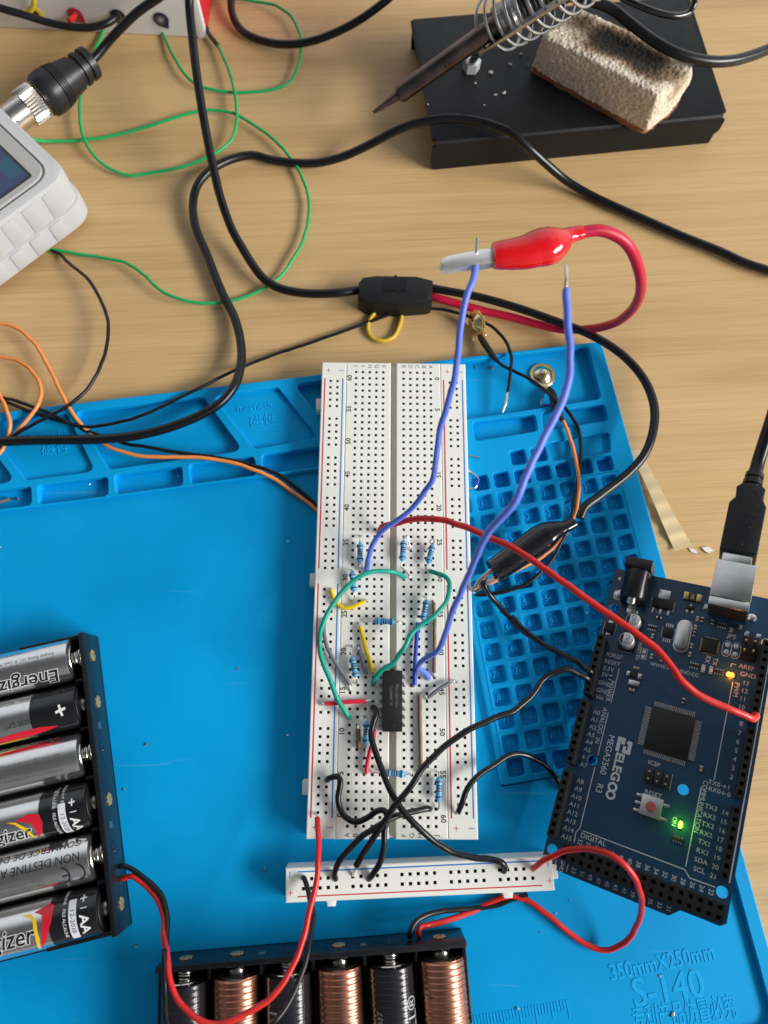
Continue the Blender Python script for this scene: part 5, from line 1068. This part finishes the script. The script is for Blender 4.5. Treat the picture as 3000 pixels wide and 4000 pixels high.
b = MB(); b.lathe([(LI * 1.05, 3.9), (LI * 1.06, 7.4)] + [(LI * (1.06 + .012 * k), 7.4 - .5 * (k % 2)) for k in range(1, 18)] + [(LI * 1.28, 8), (LI * 1.9, 9)], T0, T1, 32); b.build('handle', BLACKM, ir, world=True)
# sponge
def sponge():
    c = [Vector((71.5, 141.2)), Vector((117.3, 108.8)), Vector((134.2, 124.8)), Vector((88.4, 157.2))]
    t = thing('sponge', 'scorched cream soldering sponge with orange underside on the black stand', 'sponge', Matrix.Translation((103, 133, 15)))
    rr = random.Random(5)
    def block(z0, z1, nx, ny, nz, mt, nm, rough, ins):
        bm = bmesh.new(); bmesh.ops.create_cube(bm, size=2)
        bmesh.ops.subdivide_edges(bm, edges=bm.edges[:], cuts=0)
        bm.free(); b = MB(); bm = b.bm; V = {}
        def P(i, j, k):
            key = (i, j, k)
            if key in V: return V[key]
            u, v, w = i / nx, j / ny, k / nz
            e = c[0] * (1 - u) * (1 - v) + c[1] * u * (1 - v) + c[2] * u * v + c[3] * (1 - u) * v
            ctr = (c[0] + c[2]) / 2; a_, b_2 = 2 * u - 1, 2 * v - 1; e = ctr + (e - ctr) * (1 - ins) * (1.03 - .05 * (abs(a_) * abs(b_2)) ** 6) * (1 + .035 * noise3(Vector((u * 4, v * 4, w * 2 + z1))) )
            z = z0 + (z1 - z0) * w
            if z1 > 20:
                z -= w * (2.0 * math.exp(-((v - .62) / .24) ** 2) * (.35 + .65 * math.sin(math.pi * min(1, max(0, u))) ) + 1.6 * (1 - u) ** 3)
                e = e + (ctr - e) * (.035 * w + .03 * w ** 8); z -= .6 * w * max(abs(a_), abs(b_2)) ** 10; z += .5 * w * noise3(Vector((u * 5, v * 5, 3.3)))
            V[key] = bm.verts.new((e.x + rr.gauss(0, rough), e.y + rr.gauss(0, rough), z + rr.gauss(0, rough))); return V[key]
        for i in range(nx):
            for j in range(ny): bm.faces.new((P(i, j, nz), P(i + 1, j, nz), P(i + 1, j + 1, nz), P(i, j + 1, nz))); bm.faces.new((P(i, j + 1, 0), P(i + 1, j + 1, 0), P(i + 1, j, 0), P(i, j, 0)))
        for i in range(nx):
            for k in range(nz):
                bm.faces.new((P(i, 0, k), P(i + 1, 0, k), P(i + 1, 0, k + 1), P(i, 0, k + 1))); bm.faces.new((P(i + 1, ny, k), P(i, ny, k), P(i, ny, k + 1), P(i + 1, ny, k + 1)))
        for j in range(ny):
            for k in range(nz):
                bm.faces.new((P(nx, j, k), P(nx, j + 1, k), P(nx, j + 1, k + 1), P(nx, j, k + 1))); bm.faces.new((P(0, j + 1, k), P(0, j, k), P(0, j, k + 1), P(0, j + 1, k + 1)))
        return b.build(nm, mt, t, world=True, ang=75)
    m = mat('sponge_cream', (.62, .5, .38), .95); nt, q = nodes(m); N = nt.nodes.new; L = nt.links.new
    tc = N('ShaderNodeTexCoord'); vo = N('ShaderNodeTexVoronoi'); vo.inputs['Scale'].default_value = 620; L(tc.outputs['Object'], vo.inputs['Vector'])
    no = N('ShaderNodeTexNoise'); no.inputs['Scale'].default_value = 60; no.inputs['Detail'].default_value = 7; L(tc.outputs['Object'], no.inputs['Vector'])
    sx = N('ShaderNodeSeparateXYZ'); L(tc.outputs['Object'], sx.inputs[0])
    # scorch patch: own shape, on the top along the middle
    def math_(op, a, b_=None):
        n = N('ShaderNodeMath'); n.operation = op
        for i, v in enumerate((a, b_)):
            if v is None: continue
            if isinstance(v, (int, float)): n.inputs[i].default_value = v
            else: L(v, n.inputs[i])
        return n.outputs[0]
    vv_ = math_('ADD', math_('MULTIPLY', sx.outputs['X'], .577), math_('MULTIPLY', sx.outputs['Y'], .817))     # across
    uu_ = math_('ADD', math_('MULTIPLY', sx.outputs['X'], .817), math_('MULTIPLY', sx.outputs['Y'], -.577))    # along
    d1 = math_('POWER', math_('DIVIDE', math_('SUBTRACT', vv_, .0016), .0100), 2.0); d2_ = math_('POWER', math_('ABSOLUTE', math_('DIVIDE', math_('ADD', uu_, -.001), .027)), 3.0)
    zz_ = math_('MULTIPLY', math_('SUBTRACT', sx.outputs['Z'], .0105), 260.0)
    f = math_('SUBTRACT', math_('ADD', math_('SUBTRACT', 1.15, math_('ADD', d1, d2_)), math_('MULTIPLY', math_('SUBTRACT', no.outputs['Fac'], .5), 2.9)), -0.12)
    f2 = math_('MULTIPLY', math_('MINIMUM', math_('MAXIMUM', f, 0.), 1.), math_('MINIMUM', math_('MAXIMUM', zz_, 0.), 1.))
    r = N('ShaderNodeValToRGB'); L(f2, r.inputs[0]); r.color_ramp.elements[0].color = (.74, .63, .49, 1); r.color_ramp.elements[1].color = (.035, .026, .018, 1); x = r.color_ramp.elements.new(.55); x.color = (.20, .125, .07, 1)
    r2 = N('ShaderNodeValToRGB'); L(vo.outputs['Distance'], r2.inputs[0]); r2.color_ramp.elements[0].position = .06; r2.color_ramp.elements[0].color = (.38, .33, .29, 1); r2.color_ramp.elements[1].position = .26; r2.color_ramp.elements[1].color = (1, 1, 1, 1)
    mx = N('ShaderNodeMix'); mx.data_type = 'RGBA'; mx.blend_type = 'MULTIPLY'; mx.inputs[0].default_value = 1; L(r.outputs[0], mx.inputs[6]); L(r2.outputs[0], mx.inputs[7]); L(mx.outputs[2], q.inputs['Base Color'])
    ad = math_('ADD', math_('MULTIPLY', vo.outputs['Distance'], 1.0), math_('MULTIPLY', no.outputs['Fac'], .8))
    bp = N('ShaderNodeBump'); bp.inputs['Strength'].default_value = 1; bp.inputs['Distance'].default_value = .0006; L(ad, bp.inputs['Height']); L(bp.outputs[0], q.inputs['Normal'])
    block(17.6, 34.2, 64, 26, 18, m, 'sponge_body', .13, 0)
    block(15.1, 18.0, 50, 20, 3, mat('sponge_orange', (.30, .12, .055), .95, var=.35, scale=700, bump=1), 'scouring_layer', .12, .015)
    g = MB()
    for _ in range(9):
        u, v = rr.uniform(-12, 14), rr.uniform(0, 5); p = Vector((103, 133)) + Vector((.817, -.577)) * u + Vector((.577, .817)) * v
        g.box((p.x, p.y, 30.8 + rr.uniform(-.4, .5)), (rr.uniform(.4, 1), rr.uniform(.3, .6), rr.uniform(.3, .6)), rr.random() * 3, .1)
    o = g.build('solder_residue', SILV, t, world=True); o['kind'] = 'stuff'
sponge()
# crumbs on the stand
def chunk(M_, r, mt, name, label, cat, group, seed):
    rr = random.Random(seed); bm = bmesh.new(); bmesh.ops.create_icosphere(bm, subdivisions=1, radius=1)
    for v in bm.verts: v.co *= rr.uniform(.6, 1.25)
    bm.transform(Matrix.Diagonal((r * rr.uniform(.9, 1.5), r * rr.uniform(.7, 1.1), r * .7, 1)).to_4x4()); b = MB(); b.merge(bm, Matrix.Rotation(rr.random() * 6, 4, 'Z'))
    o = b.build(name, mt, None); o.location = M_ * MM; return tag(o, label, cat, group)
CRM = mat('crumb_grey', (.42, .38, .35), .8); cl = {0: 'largest pale crumb on the black stand, right of the hex nut', 4: 'pale crumb directly below the hex nut on the black stand'}
for i, (x, y, r) in enumerate(((940, 720, 1.0), (1130, 640, .8), (1238, 535, .7), (1070, 925, .8), (782, 830, .75), (982, 942, .65), (870, 1048, .4), (310, 1040, .5))):
    w = PT('N', x, y, 15.4); chunk(w, r, CRM, 'crumb', cl.get(i, 'tiny pale crumb scattered on the black stand plate'), 'crumb', 'crumbs on the black stand', i)
SPK = mat('solder_speck', (.75, .75, .76), .3, 1)
for i, (c, x, y, r, z) in enumerate((('l', 38, 1562, .75, FLOOR), ('l', 1042, 1598, .7, FLOOR), ('l', 185, 1065, .35, FLOOR), ('l', 283, 945, .4, FLOOR), ('l', 960, 1347, .45, FLOOR), ('l', 375, 860, .3, FLOOR), ('g', 1543, 1013, .5, FLOOR), ('g', 725, 872, .25, FLOOR),
                               ('j', 803, 140, .5, FLOOR), ('j', 885, 1153, .55, FLOOR), ('k', 58, 656, .6, FLOOR), ('h', 203, 1447, .4, FLOOR), ('Q', 178, 706, .7, TRAY), ('Q', 142, 378, .7, 0), ('V', 1165, 1132, .3, TRAY), ('V', 1152, 1210, .3, TRAY), ('l', 1155, 1305, .25, FLOOR))):
    lb = {0: 'solder speck sitting on the raised ruler marks of the mat', 1: 'solder speck among the raised lettering below S-140', 13: 'solder speck on the wooden table above the mat edge'}.get(i, 'tiny bright solder speck scattered on the blue mat')
    chunk(PT(c, x, y, z + r * .4), r, SPK, 'solder_speck', lb, 'speck', 'solder specks on the mat', 40 + i)
chunk(PT('g', 948, 1508, FLOOR + .3), .55, mat('pink_crumb', (.3, .1, .14), .6), 'crumb', 'small pinkish crumb on the mat right of the left battery holder', 'crumb', 'crumbs on the mat', 90)
chunk(PT('Q', 355, 715, TRAY + .3), .8, mat('brown_flake', (.22, .10, .11), .7), 'flake', 'small brown flake in the top right mat tray', 'flake', 'crumbs on the mat', 91)
# scraps of wire
def scrap(name, label, s, r, mt, sleeve=None):
    pts = path(s); t = thing(name, label, 'wire scrap', Matrix.Translation(pts[0]), 'wire scraps on the mat'); b = MB(); b.tube(pts, r, 8, 0, 3); b.build('metal_wire', mt, t, world=True)
    if sleeve: b = MB(); b.tube(path(sleeve[0]), sleeve[1], 10, 0, 2); b.build('sleeve', sleeve[2], t, world=True)
    return t
scrap('wire_scrap', 'bent wire staple with a short blue sleeve right of the breadboard', 'e:1360,1378,4.7 1380,1392,4.8 1438,1438,4.8 1440,1445,4.8 1426,1495,4.8 1418,1504,4.8 1370,1508,4.7', .34, SILV, ('e:1439,1446,4.8 1427,1490,4.8', .75, ROYAL))
scrap('wire_scrap', 'straight cut component lead right of the breadboard above the staple', 'e:1365,1290,4.8 1450,1308,4.8', .3, SILV)
scrap('wire_scrap', 'L shaped bright lead under the gold cup electrode', 'Q:990,985,2 978,1020,1.6 945,1150,1.3 952,1162,1.3 972,1166,1.3', .36, SILV, ('Q:972,1166,1.3 1060,1158,1.4', .7, ROYAL))
scrap('wire_scrap', 'tiny curl of cut lead in the small tray under the cup electrode', 'Q:728,1472,1.2 745,1462,1.4 760,1474,1.2 752,1490,1.1', .3, GUN)
scrap('wire_scrap', 'grey wire offcut with balled bright tip in the leftmost small tray', 'V:-40,1368,1.5 40,1352,1.5 120,1328,1.5 130,1322,1.4 228,1322,1.3', .3, GUN, ('V:-40,1368,1.5 40,1352,1.5 122,1327,1.5', .8, GREY))
chunk(PT('V', 236, 1321, 1.5), .65, SPK, 'solder_ball', 'white solder ball at the tip of the grey offcut in the left tray', 'solder ball', None, 77)
# ================================================================ USB CABLE
uc = thing('usb_cable', 'black cable with square plug pushed into the silver board socket', 'cable', MM4)
b = MB(); UH = 5.6
def up_(v, u, h=UH): return (v, u, h)
b.prism(rpoly([(32.2, 10.0), (43.4, 10.0), (43.4, 27.4), (42.0, 30.0), (42.2, 34.0), (40.6, 35.2), (34.9, 35.2), (33.4, 33.6), (33.8, 30.0), (32.2, 27.5)][::-1], [.8, .8, .8, .8, 1, 1, 1, 1, .8, .8]), .6, 10.8, 0, .7)
pl_ = b.build('plug_body', BLACKM, uc, ang=25)
b = MB(); b.lathe([(0, 3.3), (1.2, 3.3), (1.3, 2.5), (2.2, 2.5), (2.3, 3.2), (3.9, 3.1), (4.0, 2.4), (5.0, 2.4), (5.1, 3.0), (6.6, 2.9), (6.7, 2.3), (7.8, 2.3)], up_(37.8, 34.8), up_(38.2, 45), 28); b.build('strain_relief', mat('relief_rubber', (.014, .014, .016), .3), uc)
b = MB(); b.tube([up_(38.1, 41.5), up_(38.3, 46), up_(38.9, 52, 7), up_(39.8, 60, 9), up_(41, 72, 12), up_(43, 90, 14)], 2.2, 16); b.build('cable', BLACK, uc)
b = MB(); b.box2(33.4, 42.2, 6.0, 10.4, 1.2, 9.6, .3); b.build('metal_shell', STEEL, uc)
b = MB(); z_ = 10.83
def ul(pts, w=.3):
    for (x0, y0), (x1, y1) in zip(pts, pts[1:]): b.box(((x0 + x1) / 2, (y0 + y1) / 2, z_), (math.hypot(x1 - x0, y1 - y0), w, .06), math.atan2(y1 - y0, x1 - x0))
ul([(34.4, 23.2), (41.2, 23.2)], .35); ul([(37.9, 13.5), (37.9, 20.5)]); ul([(37.9, 15.2), (36.3, 16.6), (36.3, 17.6)]); ul([(37.9, 16.6), (39.4, 18), (39.4, 19)])
b.lathe([(0, .75), (.05, .7)], (37.9, 13.2, z_), (37.9, 13.2, z_ + 1), 14); b.box((36.3, 17.9, z_), (.9, .9, .06)); b.lathe([(0, .5), (.05, .45)], (39.4, 19.3, z_), (39.4, 19.3, z_ + 1), 12); b.prism([(37.3, 20.4), (38.5, 20.4), (37.9, 21.6)], z_ - .02, z_ + .04)
ul([(36.4 + .0, 31.2), (37.0, 32.2), (38.2, 32.5), (39.4, 32.0), (39.8, 31.0)], .3)
for x in (35.2, 40.6): b.box((x, 26.2, z_), (.6, .6, .05))
b.build('moulded_symbol', mat('symbol_black', (.004, .004, .005), .35), pl_)
# ================================================================ TAPE STRIP, FLAKES
tp = MB(); N_ = 60; L_ = []; tm = mat('tape_amber', (.88, .70, .40), .22, coat=.7, trans=.12, var=.06, scale=120)
for i in range(N_ + 1):
    t = i / N_; z = .5 + .7 * abs(math.sin(t * 6.5 * math.pi)) ** 3 + (1.5 * (1 - abs(2 * t - 1)))
    a = PT('T', 150 + 515 * t + 12 * math.sin(t * 5), 160 + 1090 * t, z); c = PT('T', 262 + 585 * t + 10 * math.sin(t * 5 + 1), 160 + 1035 * t, z + .2); L_.append((a, c))
top = [[tp.bm.verts.new(p + Vector((0, 0, .06 * s))) for s in (0, 1) for p in q] for q in L_]
for A_, B_ in zip(top, top[1:]):
    tp.bm.faces.new((A_[2], A_[3], B_[3], B_[2])); tp.bm.faces.new((A_[1], A_[0], B_[0], B_[1])); tp.bm.faces.new((A_[0], A_[2], B_[2], B_[0])); tp.bm.faces.new((A_[3], A_[1], B_[1], B_[3]))
tp.bm.faces.new(top[0][:2] + top[0][:1:-1]); tp.bm.faces.new((top[-1][0], top[-1][1], top[-1][3], top[-1][2]))
tag(tp.build('tape_strip', tm, ang=60), 'crinkled pale amber tape strip on the table beside the mat edge', 'tape')
FLK = mat('clear_flake', (.85, .82, .78), .15, coat=.5)
for i, (l, lb) in enumerate((([(800, 1215), (850, 1232), (898, 1262), (880, 1278), (830, 1262)], 'small shiny clear flake just right of the amber tape end'), ([(938, 1215), (985, 1212), (1010, 1208), (1075, 1255), (1040, 1258), (1020, 1278), (975, 1255)], 'larger shiny clear flake between the tape and the socket plug'))):
    b = MB(); q = [PT('T', x, y, .3) for x, y in l]; b.prism([(p.x, p.y) for p in q][::-1], .15, .45 + .3 * i)
    tag(b.build('plastic_flake', FLK), lb, 'flake', 'clear plastic flakes')
